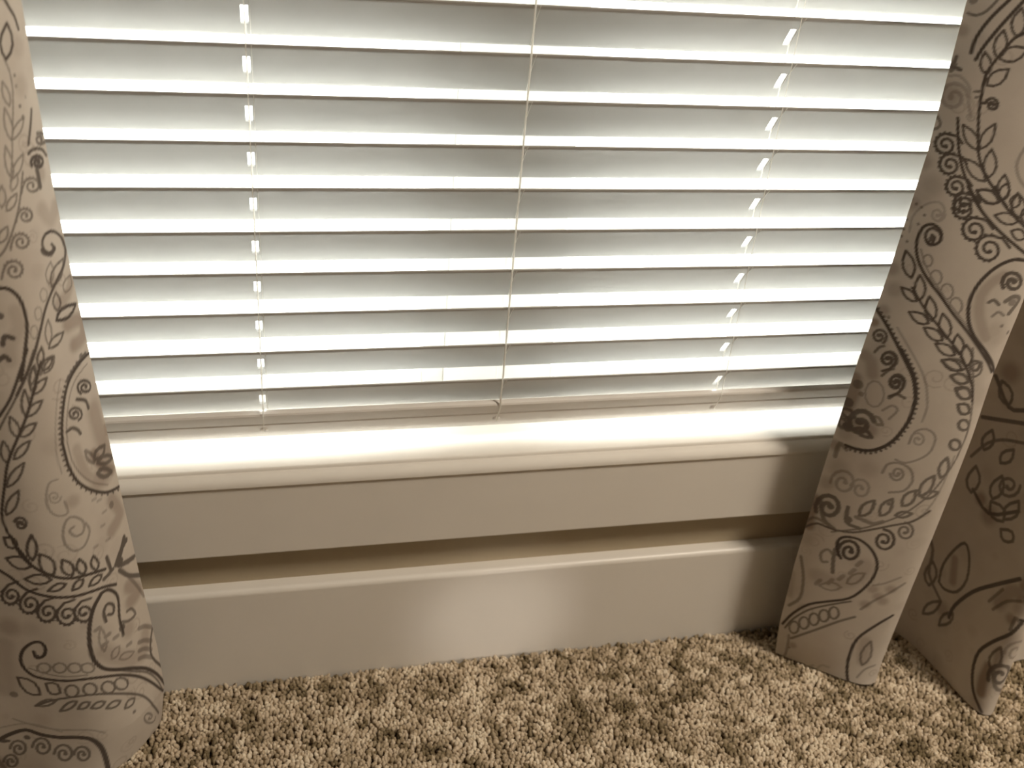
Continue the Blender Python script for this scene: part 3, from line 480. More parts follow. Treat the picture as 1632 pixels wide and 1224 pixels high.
STROKES_R = (
    '0,27,75,38,8227,63,8223,89,8219,114,8221,139,8231,164,8247,188,8270,210,8302,231,8339,251,8377;0,78,60,51,8347;0,33,100,153,7885,153,7922,153,7959,156,7998,166,8040,180,8084,196,8128,216,8171,237,8214,262,8259,291,8307,322,8356,352,8406;0,3'
    '3,100,208,7832,218,7870,228,7907,242,7950,263,8002,288,8058,314,8115,341,8171,369,8226,395,8277,418,8323,439,8364,460,8405;0,29,100,544,8125,518,8105,491,8086,467,8060,447,8025,430,7984,415,7945,399,7911,385,7879,371,7845,356,7806,341,7766,'
    '330,7729,326,7701,327,7678,329,7649,332,7612,336,7569,341,7523,346,7472,353,7417,361,7363,371,7310,383,7258,396,7204,411,7144,427,7083,443,7027,458,6982,473,6942,494,6900,524,6850,561,6797,600,6747,643,6700,688,6656,733,6612,776,6569,820,65'
    '27,864,6485;0,24,95,385,7871,420,7914,433,7974,418,8041,388,8094,369,8126,354,8097,330,8049,323,7984,345,7921,385,7871;0,24,95,400,7870,462,7851,522,7860,566,7903,588,7955,600,7988,566,7993,510,7998,451,7979,413,7932,400,7870;0,24,95,482,80'
    '82,517,8125,529,8184,512,8251,480,8303,458,8334,443,8305,419,8258,413,8193,437,8131,482,8082;0,24,95,335,7711,354,7754,352,7806,326,7856,290,7890,267,7911,261,7883,252,7838,260,7784,291,7739,335,7711;0,24,95,361,7614,418,7616,467,7644,495,7'
    '697,501,7752,504,7786,473,7780,423,7767,377,7731,356,7675,361,7614;0,24,95,451,6998,440,7063,405,7127,346,7176,290,7201,255,7215,266,7178,288,7117,331,7053,391,7013,451,6998;0,24,95,463,7010,509,7044,540,7100,547,7172,538,7234,531,7272,508,'
    '7248,472,7206,444,7142,443,7072,463,7010;0,24,95,597,6708,572,6775,524,6835,455,6874,392,6889,354,6896,374,6858,409,6798,467,6740,534,6710,597,6708;0,24,95,616,6746,646,6798,651,6866,626,6939,589,6993,565,7026,552,6992,534,6935,535,6862,566'
    ',6795,616,6746;0,24,95,790,6534,750,6589,693,6627,629,6633,578,6618,547,6607,574,6579,620,6535,682,6503,743,6505,790,6534;0,24,95,798,6549,827,6595,832,6656,807,6721,770,6771,746,6800,735,6770,718,6719,721,6654,751,6594,798,6549;0,24,95,919'
    ',6482,951,6500,966,6531,957,6571,934,6606,919,6626,904,6613,882,6590,872,6554,887,6516,919,6482;0,30,95,359,7444,395,7451,403,7480,424,7498,452,7501,478,7489,496,7465,502,7439,495,7416,478,7403,458,7402,439,7411,427,7427,425,7445,430,7458,4'
    '41,7465,452,7464,460,7457,464,7449;0,48,95,464,7449;0,24,80,274,7540,333,7553;0,24,70,296,7488,342,7507;0,29,100,193,7270,207,7217,220,7164,236,7108,255,7046,276,6981,301,6916,332,6853,366,6790,404,6729,446,6670,491,6613,533,6560,570,6514,6'
    '06,6472,641,6430;0,29,95,295,7037,239,7093,174,7099,122,7101,78,7076,53,7033,52,6982,75,6938,113,6912,157,6908,194,6925,216,6957,218,6995,204,7028,177,7049,148,7054,122,7044,108,7024,105,7001,114,6981,129,6971,144,6970,154,6977;0,46,95,154,'
    '6977;0,32,95,157,7111;0,32,95,111,7106;0,32,95,72,7082;0,32,95,48,7044;0,32,95,42,6998;0,32,95,54,6955;0,32,95,81,6921;0,32,95,119,6901;0,32,95,159,6899;0,29,95,385,6849,327,6906,262,6912,211,6915,167,6890,144,6847,146,6796,171,6753,211,672'
    '6,254,6721,290,6738,310,6770,310,6808,294,6841,267,6863,238,6868,213,6858,200,6838,199,6815,208,6796,223,6785,238,6784,248,6790;0,46,95,248,6790;0,32,95,245,6925;0,32,95,199,6921;0,32,95,161,6896;0,32,95,139,6858;0,32,95,135,6813;0,32,95,15'
    '0,6769;0,32,95,179,6735;0,32,95,217,6715;0,32,95,256,6713;0,29,95,495,6643,439,6698,378,6704,330,6708,291,6685,270,6645,272,6597,294,6554,331,6528,371,6522,405,6537,423,6568,424,6604,409,6636,384,6657,356,6663,333,6654,320,6635,320,6613,328'
    ',6594,342,6584,356,6582,365,6588;0,46,95,365,6588;0,32,95,361,6717;0,32,95,319,6714;0,32,95,284,6692;0,32,95,264,6655;0,32,95,260,6612;0,32,95,274,6570;0,32,95,301,6537;0,32,95,337,6517;0,32,95,373,6514;0,29,95,617,6490,561,6547,499,6555,44'
    '9,6559,408,6536,387,6494,389,6444,412,6399,451,6371,492,6365,526,6380,545,6412,546,6450,530,6483,504,6505,476,6511,452,6502,439,6483,438,6460,448,6440,462,6429,476,6428,486,6434;0,46,95,486,6434;0,32,95,481,6568;0,32,95,437,6565;0,32,95,402'
    ',6542;0,32,95,381,6505;0,32,95,378,6460;0,32,95,392,6417;0,32,95,420,6381;0,32,95,456,6360;0,32,95,494,6356;0,30,35,301,7303,280,7350,259,7396,242,7441,237,7485,236,7528,224,7567,192,7605,149,7638,108,7659,76,7661,48,7652,19,7642;0,36,35,23'
    '6,7480,202,7541,146,7578,83,7584,29,7559,-3,7511,-7,7453,16,7400,58,7366,107,7357,150,7372,176,7405,182,7444,169,7480,143,7503,114,7510,90,7502,76,7485,74,7465,82,7451;0,58,35,82,7451;1,226,40,77,7474;1,113,35,92,7477;0,36,85,8,7736,101,771'
    '8;0,36,80,37,7829,24,7747;0,48,70,21,7699,37,7757;0,30,70,-1,7116,33,7135,50,7164,43,7199,22,7227,8,7245,-8,7231,-33,7209,-40,7176,-31,7143,-1,7116;1,162,50,-2,6778;1,116,45,33,8070;1,243,35,146,6567;1,162,45,25,6354;0,18,35,342,7310,341,72'
    '89,331,7272,314,7264,295,7266,280,7277,271,7294,271,7310,278,7322,290,7328,302,7327,311,7320,315,7310,315,7302,310,7297,305,7296;0,29,35,305,7296;0,30,45,841,7091,829,7039,817,6987,814,6935,826,6884,848,6835,875,6790,905,6754,940,6723,974,6'
    '692;0,30,97,635,6437,565,6500,495,6509,444,6504,408,6472,394,6423,404,6371,435,6330,478,6307,520,6309,551,6332,564,6369,559,6408,538,6441,508,6458,479,6459,457,6445,448,6422,451,6398,463,6379,479,6370,494,6372,502,6380;0,48,97,502,6380;0,33'
    ',97,475,6519;0,33,97,432,6508;0,33,97,401,6477;0,33,97,386,6434;0,33,97,390,6387;0,33,97,412,6343;0,33,97,445,6312;0,33,97,485,6297;0,33,97,523,6300;0,30,97,811,6246,731,6320,651,6331,595,6326,555,6290,539,6235,551,6176,586,6128,634,6102,68'
    '1,6103,716,6128,731,6170,725,6215,700,6253,667,6274,634,6275,610,6259,599,6233,603,6205,617,6184,635,6174,651,6175,661,6184;0,48,97,661,6184;0,33,97,630,6342;0,33,97,582,6330;0,33,97,548,6296;0,33,97,532,6247;0,33,97,537,6194;0,33,97,560,61'
    '45;0,33,97,598,6109;0,33,97,642,6091;0,33,97,685,6094;0,30,97,1021,6071,929,6157,839,6172,777,6167,731,6128,714,6066,728,6000,768,5944,822,5914,876,5914,915,5942,932,5988,923,6039,896,6082,858,6106,821,6109,794,6091,782,6062,786,6031,802,60'
    '07,823,5995,841,5996,851,6006;0,48,97,851,6006;0,33,97,815,6183;0,33,97,762,6171;0,33,97,724,6133;0,33,97,707,6080;0,33,97,713,6020;0,33,97,740,5964;0,33,97,782,5923;0,33,97,832,5903;0,33,97,879,5905;0,33,100,464,6630,518,6565,571,6501,624,'
    '6441,676,6390,727,6344,778,6301,827,6262,876,6227,924,6193,973,6160,1022,6129,1068,6100,1108,6074,1146,6051,1184,6027;0,29,100,698,6671,740,6616,783,6561,826,6511,869,6470,912,6436,955,6402,1001,6367,1047,6334,1093,6299;0,25,97,779,6518,743'
    ',6575,691,6614,630,6624,580,6611,550,6601,574,6572,616,6526,674,6492,732,6492,779,6518;0,25,97,793,6538,826,6564,842,6605,833,6655,810,6697,795,6722,779,6704,756,6673,746,6627,761,6579,793,6538;0,25,97,1007,6350,963,6396,908,6423,850,6421,8'
    '07,6400,782,6385,810,6362,856,6328,916,6307,969,6317,1007,6350;0,25,97,1011,6387,1036,6442,1032,6507,993,6569,944,6611,913,6636,905,6601,895,6545,908,6477,951,6422,1011,6387;0,25,97,1129,6191,1104,6238,1069,6268,1029,6272,997,6258,977,6247,'
    '993,6224,1021,6188,1059,6163,1097,6166,1129,6191;0,25,97,1071,6343,1099,6372,1109,6414,1092,6462,1063,6500,1044,6523,1032,6503,1014,6469,1011,6424,1033,6379,1071,6343;0,30,95,283,6076,297,6070,310,6063,318,6052,319,6030,314,6002,304,5985,28'
    '6,5986,264,5998,245,6014,233,6035,225,6061,225,6085,232,6109,247,6132,267,6144,294,6143,325,6133,350,6117,364,6094,372,6066,381,6038;0,33,100,245,6014,258,5998,271,5983,286,5973,305,5972,327,5977,345,5988,360,6003,373,6024,378,6047,375,6076'
    ',366,6108,350,6136,325,6159,294,6177,264,6185,234,6180,206,6163,184,6137,171,6098,165,6049,164,6001,168,5958,177,5916,191,5873,210,5829,234,5783,264,5737,301,5690,344,5641,391,5593,441,5547,495,5501,550,5452,604,5399,660,5342,717,5286,779,5'
    '230,844,5173,907,5116,970,5056,1031,4994,1088,4936,1140,4881,1189,4829,1235,4780,1273,4736,1307,4696,1347,4652;0,67,90,297,6037;0,18,60,226,5903,256,5848,285,5793,324,5734,379,5666,444,5594,512,5524,581,5456,653,5391,722,5327,787,5266,851,5'
    '206,914,5147,979,5087,1043,5026,1103,4969,1154,4915,1200,4865,1253,4811;0,21,60,365,5813,367,5778,356,5750,333,5739,307,5748,286,5774,276,5809,281,5841,299,5861,324,5863,349,5844,365,5813;0,21,60,499,5655,503,5611,489,5577,462,5564,429,5576'
    ',403,5608,390,5652,395,5692,417,5717,448,5718,479,5695,499,5655;0,21,60,646,5528,650,5482,635,5446,606,5433,572,5447,543,5482,529,5528,535,5571,558,5596,591,5596,624,5571,646,5528;0,21,60,775,5389,780,5340,765,5303,734,5290,698,5305,668,534'
    '3,653,5392,659,5437,683,5463,718,5462,752,5434,775,5389;0,27,100,264,5478,318,5418,372,5358,425,5301,479,5251,533,5205,587,5157,643,5108,698,5058,754,5007,812,4955,871,4903,925,4850,970,4795,1011,4739,1051,4679,1093,4614,1132,4545,1164,4478'
    ',1185,4416,1199,4357,1215,4298;0,27,95,226,5577,236,5645,221,5720,177,5784,126,5824,93,5846,92,5805,93,5736,118,5660,167,5606,226,5577;0,27,95,373,5364,393,5422,391,5491,360,5557,321,5604,295,5631,289,5595,280,5535,291,5463,325,5403,373,536'
    '4;0,27,95,345,5344,324,5391,286,5431,236,5450,192,5451,165,5450,181,5425,210,5384,254,5349,303,5336,345,5344;0,27,95,551,5165,566,5226,556,5295,519,5360,475,5403,447,5428,444,5391,440,5329,457,5257,497,5200,551,5165;0,27,95,526,5133,493,518'
    '4,445,5220,389,5228,343,5217,314,5208,337,5182,375,5142,428,5112,482,5111,526,5133;0,27,95,747,5001,760,5065,745,5137,702,5203,652,5246,621,5270,619,5231,619,5167,642,5092,689,5035,747,5001;0,27,95,713,4974,682,5028,634,5070,576,5085,527,50'
    '80,498,5075,520,5046,557,5001,611,4965,666,4957,713,4974;0,27,95,918,4844,936,4894,931,4952,898,5007,856,5044,830,5066,824,5035,818,4984,830,4923,868,4875,918,4844;0,27,95,880,4827,845,4882,794,4923,734,4937,686,4930,656,4924,680,4896,720,4'
    '851,777,4815,834,4809,880,4827;0,27,95,1039,4716,1058,4767,1053,4830,1019,4892,976,4936,949,4962,943,4929,936,4875,948,4809,986,4753,1039,4716;0,27,95,1002,4668,962,4721,908,4759,848,4768,800,4757,772,4748,798,4721,841,4679,900,4647,957,464'
    '5,1002,4668;0,27,80,1113,4598,1162,4607,1193,4640,1194,4694,1175,4748,1162,4781,1137,4770,1100,4750,1077,4709,1083,4654,1113,4598;0,27,80,1113,4533,1079,4580,1032,4610,981,4613,943,4596,920,4584,942,4561,979,4525,1029,4501,1077,4506,1113,45'
    '33;0,27,80,1201,4356,1169,4412,1125,4447,1077,4449,1039,4430,1017,4416,1037,4389,1072,4348,1119,4320,1164,4325,1201,4356;0,39,100,1210,5952,1172,5955,1135,5958,1099,5952,1062,5935,1024,5911,989,5881,955,5843,923,5799,896,5751,871,5699,851,5'
    '643,837,5586,830,5527,828,5468,833,5407,846,5342,866,5276,892,5215,921,5162,953,5115,992,5067,1040,5018,1094,4969,1145,4921,1191,4873,1238,4826,1284,4778,1323,4732,1364,4685,1420,4628;0,42,90,1095,5640,1065,5694,1061,5749,1082,5791,1120,581'
    '1,1168,5804,1212,5774,1245,5730,1256,5685,1241,5651,1209,5634,1174,5636,1143,5655,1122,5682,1116,5710,1122,5732,1137,5743,1155,5742,1170,5732,1177,5719;0,67,90,1177,5719;0,36,80,1009,5463,1022,5477,1035,5490,1050,5495,1069,5485,1089,5468,11'
    '10,5450;0,30,60,1090,5314,1103,5335,1117,5357,1132,5369,1152,5364,1174,5349,1196,5334;0,87,60,1239,5485;0,48,75,1163,5491,1185,5516,1208,5541,1233,5554,1264,5553,1298,5539,1318,5511,1305,5468,1275,5412,1248,5355;0,40,60,1223,5213;0,47,60,13'
    '44,5127;1,113,45,1055,5774,1010,5728,969,5675,934,5605,916,5519,931,5408,970,5288,1036,5176,1114,5063;1,200,25,1172,5150;0,36,100,-9,5145,37,5102,84,5061,129,5018,174,4973,217,4926,261,4876,307,4821,354,4763,397,4708,437,4659,473,4614,506,4'
    '569,535,4529,560,4489,585,4438,612,4365,639,4279,666,4192;0,27,90,10,5127,25,5149;0,27,90,49,5092,63,5114;0,27,90,87,5058,102,5079;0,27,90,125,5022,140,5043;0,27,90,162,4985,178,5006;0,27,90,198,4947,214,4968;0,27,90,234,4908,249,4928;0,27,'
    '90,268,4868,284,4887;0,27,90,303,4827,319,4845;0,27,90,337,4784,353,4803;0,27,90,371,4742,387,4760;0,27,90,405,4699,421,4718;0,27,90,439,4656,455,4675;0,27,90,474,4613,490,4632;0,27,90,507,4568,525,4586;0,27,90,540,4522,558,4538;0,27,90,569'
    ',4472,590,4485;0,27,90,593,4418,615,4428;0,27,90,613,4362,635,4370;0,27,90,631,4305,654,4312;0,27,90,649,4247,672,4254;0,24,40,259,5003,319,4937,379,4871,437,4806,493,4742,548,4678,599,4615,642,4551,680,4488,711,4424,735,4359,753,4295,771,4'
    '229;0,30,90,180,4786,195,4825,192,4867,172,4902,142,4921,109,4920,81,4901,66,4871,65,4837,78,4808,100,4792,124,4790,144,4801,155,4821,157,4842,150,4860,138,4869,125,4870,115,4864,111,4855;0,48,90,111,4855;0,30,90,350,4555,367,4599,363,4648,'
    '341,4689,307,4713,271,4714,240,4694,224,4660,223,4621,238,4588,261,4568,288,4564,310,4576,323,4597,324,4622,316,4643,303,4655,289,4656,279,4650,274,4640;0,48,90,274,4640;0,30,90,488,4319,505,4362,503,4410,483,4451,451,4475,416,4478,387,4459'
    ',371,4426,369,4388,382,4355,404,4334,429,4330,450,4340,463,4361,465,4385,458,4406,446,4418,432,4420,422,4414,418,4404;0,48,90,418,4404;0,30,80,130,4653,140,4679,149,4705,160,4726,172,4739,185,4748,198,4756;0,30,80,274,4413,289,4443,304,4472'
    ',319,4496,333,4512,347,4521,361,4531;1,100,90,31,4980;0,30,75,51,6350;0,30,75,-19,6293;0,30,75,157,6257;0,30,75,127,6153;0,30,75,9,6167;0,30,75,5,6059;0,30,75,9,5983;0,30,75,74,5944;0,30,75,-13,6389;0,30,75,109,6329;0,24,35,69,6050,61,6107,'
    '53,6164,55,6218,73,6272,101,6322,134,6364,172,6395,215,6416,253,6422,285,6408,312,6380,328,6347,329,6311,319,6271,309,6230;0,24,35,342,6312,343,6275,326,6245,298,6230,267,6234,241,6252,226,6280,226,6309,238,6331,258,6342,279,6339,296,6326,3'
    '04,6309,302,6293,295,6283,285,6280,276,6284;0,38,35,276,6284;1,160,55,18,5618;1,173,40,110,5406;1,133,50,73,5144;0,40,60,145,5087;1,200,25,89,6454;0,42,100,367,4771,402,4728,436,4685,470,4641,504,4598,536,4553,566,4505,591,4450,612,4392,630'
    ',4335,643,4281,653,4229,659,4175,663,4119,664,4061,662,4005,656,3952,648,3900,636,3847,620,3789,603,3731,582,3677,557,3630,530,3588,499,3550,465,3515,429,3485,390,3462,348,3446,305,3436,263,3430,224,3428,186,3428,148,3428;0,30,90,385,4749,4'
    '03,4770;0,30,90,419,4706,437,4727;0,30,90,454,4663,472,4683;0,30,90,488,4618,506,4639;0,30,90,522,4573,542,4593;0,30,90,554,4525,576,4542;0,30,90,581,4473,605,4486;0,30,90,603,4417,628,4428;0,30,90,622,4360,648,4368;0,30,90,638,4302,665,430'
    '8;0,30,90,651,4242,678,4245;0,30,90,659,4182,686,4182;0,30,90,663,4121,691,4118;0,30,90,664,4060,692,4055;0,30,90,661,4000,689,3992;0,30,90,655,3940,682,3929;0,30,90,644,3882,671,3868;0,30,90,630,3824,656,3809;0,30,90,614,3768,641,3751;0,30'
    ',90,596,3713,622,3694;0,30,90,574,3661,598,3639;0,30,90,547,3613,569,3588;0,30,90,515,3569,535,3541;0,30,90,480,3530,497,3500;0,30,90,442,3495,456,3463;0,30,90,400,3467,411,3433;0,30,90,355,3448,362,3412;0,30,90,308,3437,312,3400;0,30,90,25'
    '9,3430,262,3393;0,30,90,210,3428,209,3391;0,30,90,159,3429,159,3392;0,33,92,265,4468,332,4524,337,4550,353,4592,349,4638,329,4676,297,4699,262,4700,234,4681,218,4648,217,4612,231,4581,253,4562,278,4558,299,4569,311,4590,313,4613,305,4632,29'
    '3,4644,279,4645,270,4639,266,4629;0,53,92,266,4629;0,33,92,401,4192,473,4260,485,4295,502,4339,500,4389,479,4431,447,4455,412,4458,382,4439,365,4405,364,4366,377,4332,399,4311,425,4306,446,4317,459,4338,461,4363,454,4384,441,4397,428,4399,4'
    '18,4393,413,4382;0,53,92,413,4382;0,36,80,406,4173,423,4199,441,4225,461,4241,487,4242,517,4232,547,4221;0,21,45,349,4205,356,4116,334,4043,288,4012,234,4030,187,4091,164,4178,173,4263,209,4318,262,4326,313,4284,349,4205;0,27,50,383,4003,40'
    '8,4039,434,4075,457,4095,483,4094,508,4078,521,4052,511,4015,490,3969,468,3922;1,157,75,20,4279,41,4180,55,4080,50,3978,38,3874;0,113,60,72,4217;0,125,70,33,3960;0,63,50,135,4116;0,60,80,337,3843,290,3906,226,3928,164,3903,120,3844,104,3769'
    ',120,3699,159,3654,208,3641,251,3658,279,3698,287,3745,276,3787,253,3811,228,3815,209,3802,201,3782;0,96,80,201,3782;0,42,80,196,3683,223,3644,263,3619,310,3615,347,3626,370,3635,351,3655,320,3688,277,3710,233,3706,196,3683;0,42,80,144,3814'
    ',119,3855,81,3879,35,3876,-3,3858,-26,3845,-8,3825,22,3793,65,3774,108,3784,144,3814;0,42,70,85,3629,91,3676,81,3715,52,3738,20,3743,0,3746,0,3720,1,3679,17,3641,48,3624,85,3629;0,125,80,112,3665;1,188,60,64,3709,147,3714,222,3717,276,3717,'
    '324,3716;0,36,60,313,3889,326,3851,350,3824,382,3814,410,3820,428,3824,418,3844,400,3875,373,3900,342,3903,313,3889;1,141,50,42,4583,85,4566,126,4536,156,4471,183,4393;0,48,60,171,3375,139,3400,107,3425,84,3424,76,3379,77,3308,79,3236;1,157'
    ',60,41,3380;1,188,40,101,3569;0,24,40,628,4582,661,4523,695,4464,725,4399,751,4323,774,4240,789,4163,793,4095,790,4033,786,3970;0,27,50,733,3670,737,3729,741,3787,755,3833,783,3865,819,3884,856,3889,895,3877,934,3850,962,3813,976,3760,979,3'
    '697,974,3640,961,3594,939,3553,909,3516,867,3476,816,3439,770,3415,732,3412,698,3422,665,3432;0,24,45,734,3719,732,3768,750,3806,781,3823,816,3816,845,3790,862,3752,863,3714,849,3686,826,3675,801,3681,781,3700,772,3725,773,3747,783,3761,796'
    ',3765,807,3759,813,3749;0,38,45,813,3749;0,30,55,586,3224,589,3267,592,3310,604,3346,631,3373,668,3392,707,3399,752,3391,800,3372,840,3342,870,3300,891,3248,901,3196,897,3143,881,3089,855,3045,816,3019,768,3002,719,2985;0,30,55,661,3236,682'
    ',3195,714,3170,748,3167,776,3185,790,3219,789,3258,774,3294,750,3317,724,3323,702,3313,690,3290,688,3263,697,3238,712,3223,728,3218,740,3224,747,3236,747,3249,742,3259;0,48,55,742,3259;0,36,42,119,2878,117,2965,147,3043,199,3092,258,3101,31'
    '0,3071,343,3012,350,2943,333,2880,298,2840,254,2828,214,2844,188,2880,181,2926,191,2968,212,2995,237,3003,258,2994,270,2975,270,2954;0,58,42,270,2954;0,30,40,329,2938,345,3007,384,3053,433,3063,479,3039,509,2988,518,2928,504,2875,474,2842,4'
    '37,2836,405,2855,386,2890,383,2929,394,2961,413,2977,432,2976,445,2962,449,2945;0,48,40,449,2945;1,251,30,172,3096;1,220,25,452,3222;1,188,40,81,2859;0,24,70,1023,4934,1048,4861,1074,4788,1102,4707,1135,4612,1165,4508,1190,4413,1209,4339,12'
    '24,4276,1238,4207,1255,4126,1271,4039,1280,3952,1283,3864,1278,3776,1275,3693,1270,3617,1263,3545,1250,3474,1233,3398,1212,3322,1190,3246,1168,3173,1143,3101,1115,3030,1081,2958,1042,2887,1002,2820,962,2761,919,2707,876,2657,831,2612,785,25'
    '71,737,2530,690,2488,641,2446,579,2400,495,2348,398,2289,298,2227;0,36,85,1040,4695,989,4748,924,4779,858,4777,809,4755,779,4739,812,4714,866,4675,934,4651,996,4660,1040,4695;0,36,85,1108,4544,1073,4592,1024,4619,975,4617,939,4595,916,4580,'
    '939,4557,978,4521,1029,4500,1074,4510,1108,4544;0,36,85,1078,4694,1120,4678,1151,4683,1161,4713,1155,4752,1151,4776,1128,4781,1094,4787,1067,4775,1063,4740,1078,4694;0,36,85,1183,4350,1159,4414,1120,4457,1070,4467,1028,4453,1002,4441,1019,4'
    '410,1048,4360,1092,4323,1140,4323,1183,4350;0,36,85,1222,4155,1206,4211,1177,4252,1137,4264,1101,4254,1079,4246,1090,4217,1109,4172,1141,4138,1181,4134,1222,4155;0,36,80,1270,3995,1272,3958,1251,3934,1217,3929,1183,3943,1158,3973,1148,4011,'
    '1156,4044,1180,4061,1213,4058,1247,4033,1270,3995;0,36,80,1246,3738,1249,3700,1231,3674,1198,3668,1166,3682,1140,3712,1129,3750,1135,3784,1158,3802,1189,3799,1223,3775,1246,3738;0,36,75,1169,3286,1204,3325,1219,3387,1203,3462,1175,3525,1156'
    ',3562,1141,3534,1119,3486,1112,3416,1132,3346,1169,3286;0,36,75,1026,3010,1075,3041,1109,3102,1117,3187,1107,3262,1099,3308,1074,3284,1034,3241,1005,3170,1004,3087,1026,3010;0,36,75,895,2838,943,2856,977,2902,988,2972,979,3037,973,3078,948,'
    '3061,908,3032,878,2977,875,2907,895,2838;0,36,75,716,2642,761,2669,792,2724,798,2798,786,2865,777,2906,754,2885,717,2846,691,2784,693,2710,716,2642;0,36,75,517,2571,566,2594,603,2645,618,2719,613,2788,609,2830,583,2811,542,2777,508,2717,501'
    ',2642,517,2571;0,36,75,1056,2996,1096,2986,1138,2995,1172,3026,1192,3063,1203,3086,1177,3090,1137,3093,1095,3077,1067,3042,1056,2996;0,36,75,866,2691,904,2675,945,2678,983,2702,1007,2733,1022,2752,998,2758,960,2765,917,2757,885,2729,866,269'
    '1;0,94,75,419,2472;0,50,70,618,2785;0,50,70,760,2830;0,54,60,490,2540,554,2528,619,2514,673,2509,710,2521,736,2542,763,2563;0,54,80,64,2415,37,2498,48,2589,89,2663,149,2705,210,2704,258,2664,284,2600,284,2529,259,2470,218,2435,173,2430,136,'
    '2451,115,2492,114,2537,129,2575,153,2597,177,2600,194,2587,200,2568;0,86,80,200,2568;1,157,85,13,2581,6,2478,3,2377,13,2282,28,2189;0,54,70,66,2608,98,2521,131,2433,167,2364,211,2325,257,2304,303,2281;0,48,75,377,2639,384,2563,391,2487,411,'
    '2431,453,2406,508,2401,563,2394;0,24,40,1231,3585,1227,3406,1223,3224,1211,3064,1189,2937,1160,2833,1127,2748,1086,2687,1040,2645,995,2601;0,30,85,-40,2102,5,2160,58,2220,113,2263,174,2275,237,2269,303,2267,372,2277,443,2292,512,2314,575,23'
    '48,636,2389,697,2430,757,2468,817,2507,878,2545,940,2578,1003,2609,1060,2648,1108,2701,1149,2762,1192,2820;0,36,92,807,2461,863,2455,914,2413,946,2346,953,2274,933,2216,895,2184,848,2185,806,2215,778,2265,771,2320,783,2366,809,2392,841,2393'
    ',870,2375,888,2343,893,2310,886,2284,871,2271,855,2272,843,2283;0,58,92,843,2283;0,30,75,985,2614,1031,2607,1072,2571,1100,2517,1106,2461,1091,2415,1061,2391,1023,2393,989,2417,966,2455,959,2497,966,2532,986,2552,1010,2555,1032,2541,1047,25'
    '18,1052,2494,1047,2475,1037,2467,1026,2468;0,48,75,1026,2468;0,36,100,486,1894,460,1931,434,1967,413,2005,400,2047,393,2090,394,2129,403,2163,421,2193,449,2216,491,2233,543,2243,596,2240,650,2219,706,2185,756,2141,801,2087,841,2024,870,1957'
    ',885,1886,889,1812,884,1737,872,1664,851,1592,825,1522,795,1455,759,1390,713,1333,654,1285,584,1242,515,1198,443,1153,370,1106,302,1050,242,977,188,894,140,809,102,729,72,650,40,569;0,27,85,745,1294,672,1247,599,1196,527,1142,456,1087,386,1'
    '030,320,966,261,890,206,804,160,723,129,653,108,589,83,522;0,42,95,450,1927,426,2007,432,2090,466,2154,516,2184,570,2173,615,2129,638,2064,638,1997,614,1945,577,1919,536,1923,503,1952,485,1996,484,2041,499,2075,521,2092,545,2090,562,2073,56'
    '9,2050,567,2031;0,67,95,567,2031;0,36,60,398,1903,372,1929,345,1954,321,1963,296,1944,273,1909,261,1871,266,1831,282,1789,300,1762,318,1759,338,1771,359,1782;0,48,75,397,1998,401,1949,405,1899,412,1845,423,1784,437,1719,451,1652;0,30,50,639'
    ',1553,690,1559,736,1596,767,1662,778,1728,784,1769,755,1760,709,1741,664,1694,641,1626,639,1553;0,30,45,591,1467,542,1496,482,1499,421,1467,377,1422,350,1393,383,1383,437,1368,502,1375,556,1412,591,1467;1,210,35,296,1532,433,1515,556,1518,6'
    '51,1587,718,1681,743,1781,753,1887;0,54,45,632,1714,663,1784;0,54,45,543,1578,574,1651;0,54,45,441,1467,476,1542;0,54,45,312,1401,349,1478;0,54,45,673,1858,703,1927;0,30,75,262,630,264,573,244,522,210,495,174,500,146,536,137,592,146,647,172'
    ',687,208,698,241,677,262,630;0,30,75,365,758,368,702,352,655,322,632,287,640,259,677,247,730,255,784,279,821,313,828,344,805,365,758;0,30,75,467,867,470,811,455,766,426,744,392,754,365,791,353,845,360,897,383,932,415,939,446,914,467,867;0,3'
    '0,75,563,974,567,919,553,874,526,853,494,862,467,900,454,953,461,1005,483,1039,514,1045,544,1020,563,974;0,30,75,660,1064,664,1010,650,966,623,946,592,957,566,994,554,1047,559,1098,580,1131,610,1136,640,1111,660,1064;0,36,70,195,394,300,505'
    ',398,607,484,698,560,785,630,865,693,933,749,985,798,1026,847,1067;0,36,60,248,2303,180,2320,110,2335,49,2320,4,2259,-31,2168,-40,2100;1,130,50,903,1299;1,130,50,1007,1463;1,130,50,1114,1605;1,130,50,928,1555;1,130,50,1080,1399;0,36,50,881,'
    '1207,911,1262,941,1316,975,1371,1017,1426,1064,1481,1110,1538,1153,1599,1197,1660,1245,1718;0,30,40,912,1616,949,1636,987,1655,1027,1681,1072,1720,1121,1765,1170,1808;0,42,60,49,1709,85,1616,121,1521,148,1422,167,1313,178,1201,175,1103,149,'
    '1028,106,965,62,902;0,24,50,-26,1460,-40,1380,-40,1300,-40,1240,-40,1160,-40,1060,-40,980;0,69,90,-40,1000;1,130,40,-14,1399,24,1085;1,229,35,28,2000;0,39,100,1259,1191,1193,1120,1135,1043,1082,962,1033,883,989,804,957,719,941,627,935,530,9'
    '35,432,941,332,953,231,971,134,996,44,1030,-45,1067,-60;0,30,70,1115,318,1159,381,1181,473,1169,585,1139,676,1120,731,1101,686,1072,611,1059,505,1076,401,1115,318;1,153,40,1053,714,1111,385;0,30,50,1098,114,1119,166,1140,217,1165,262,1198,2'
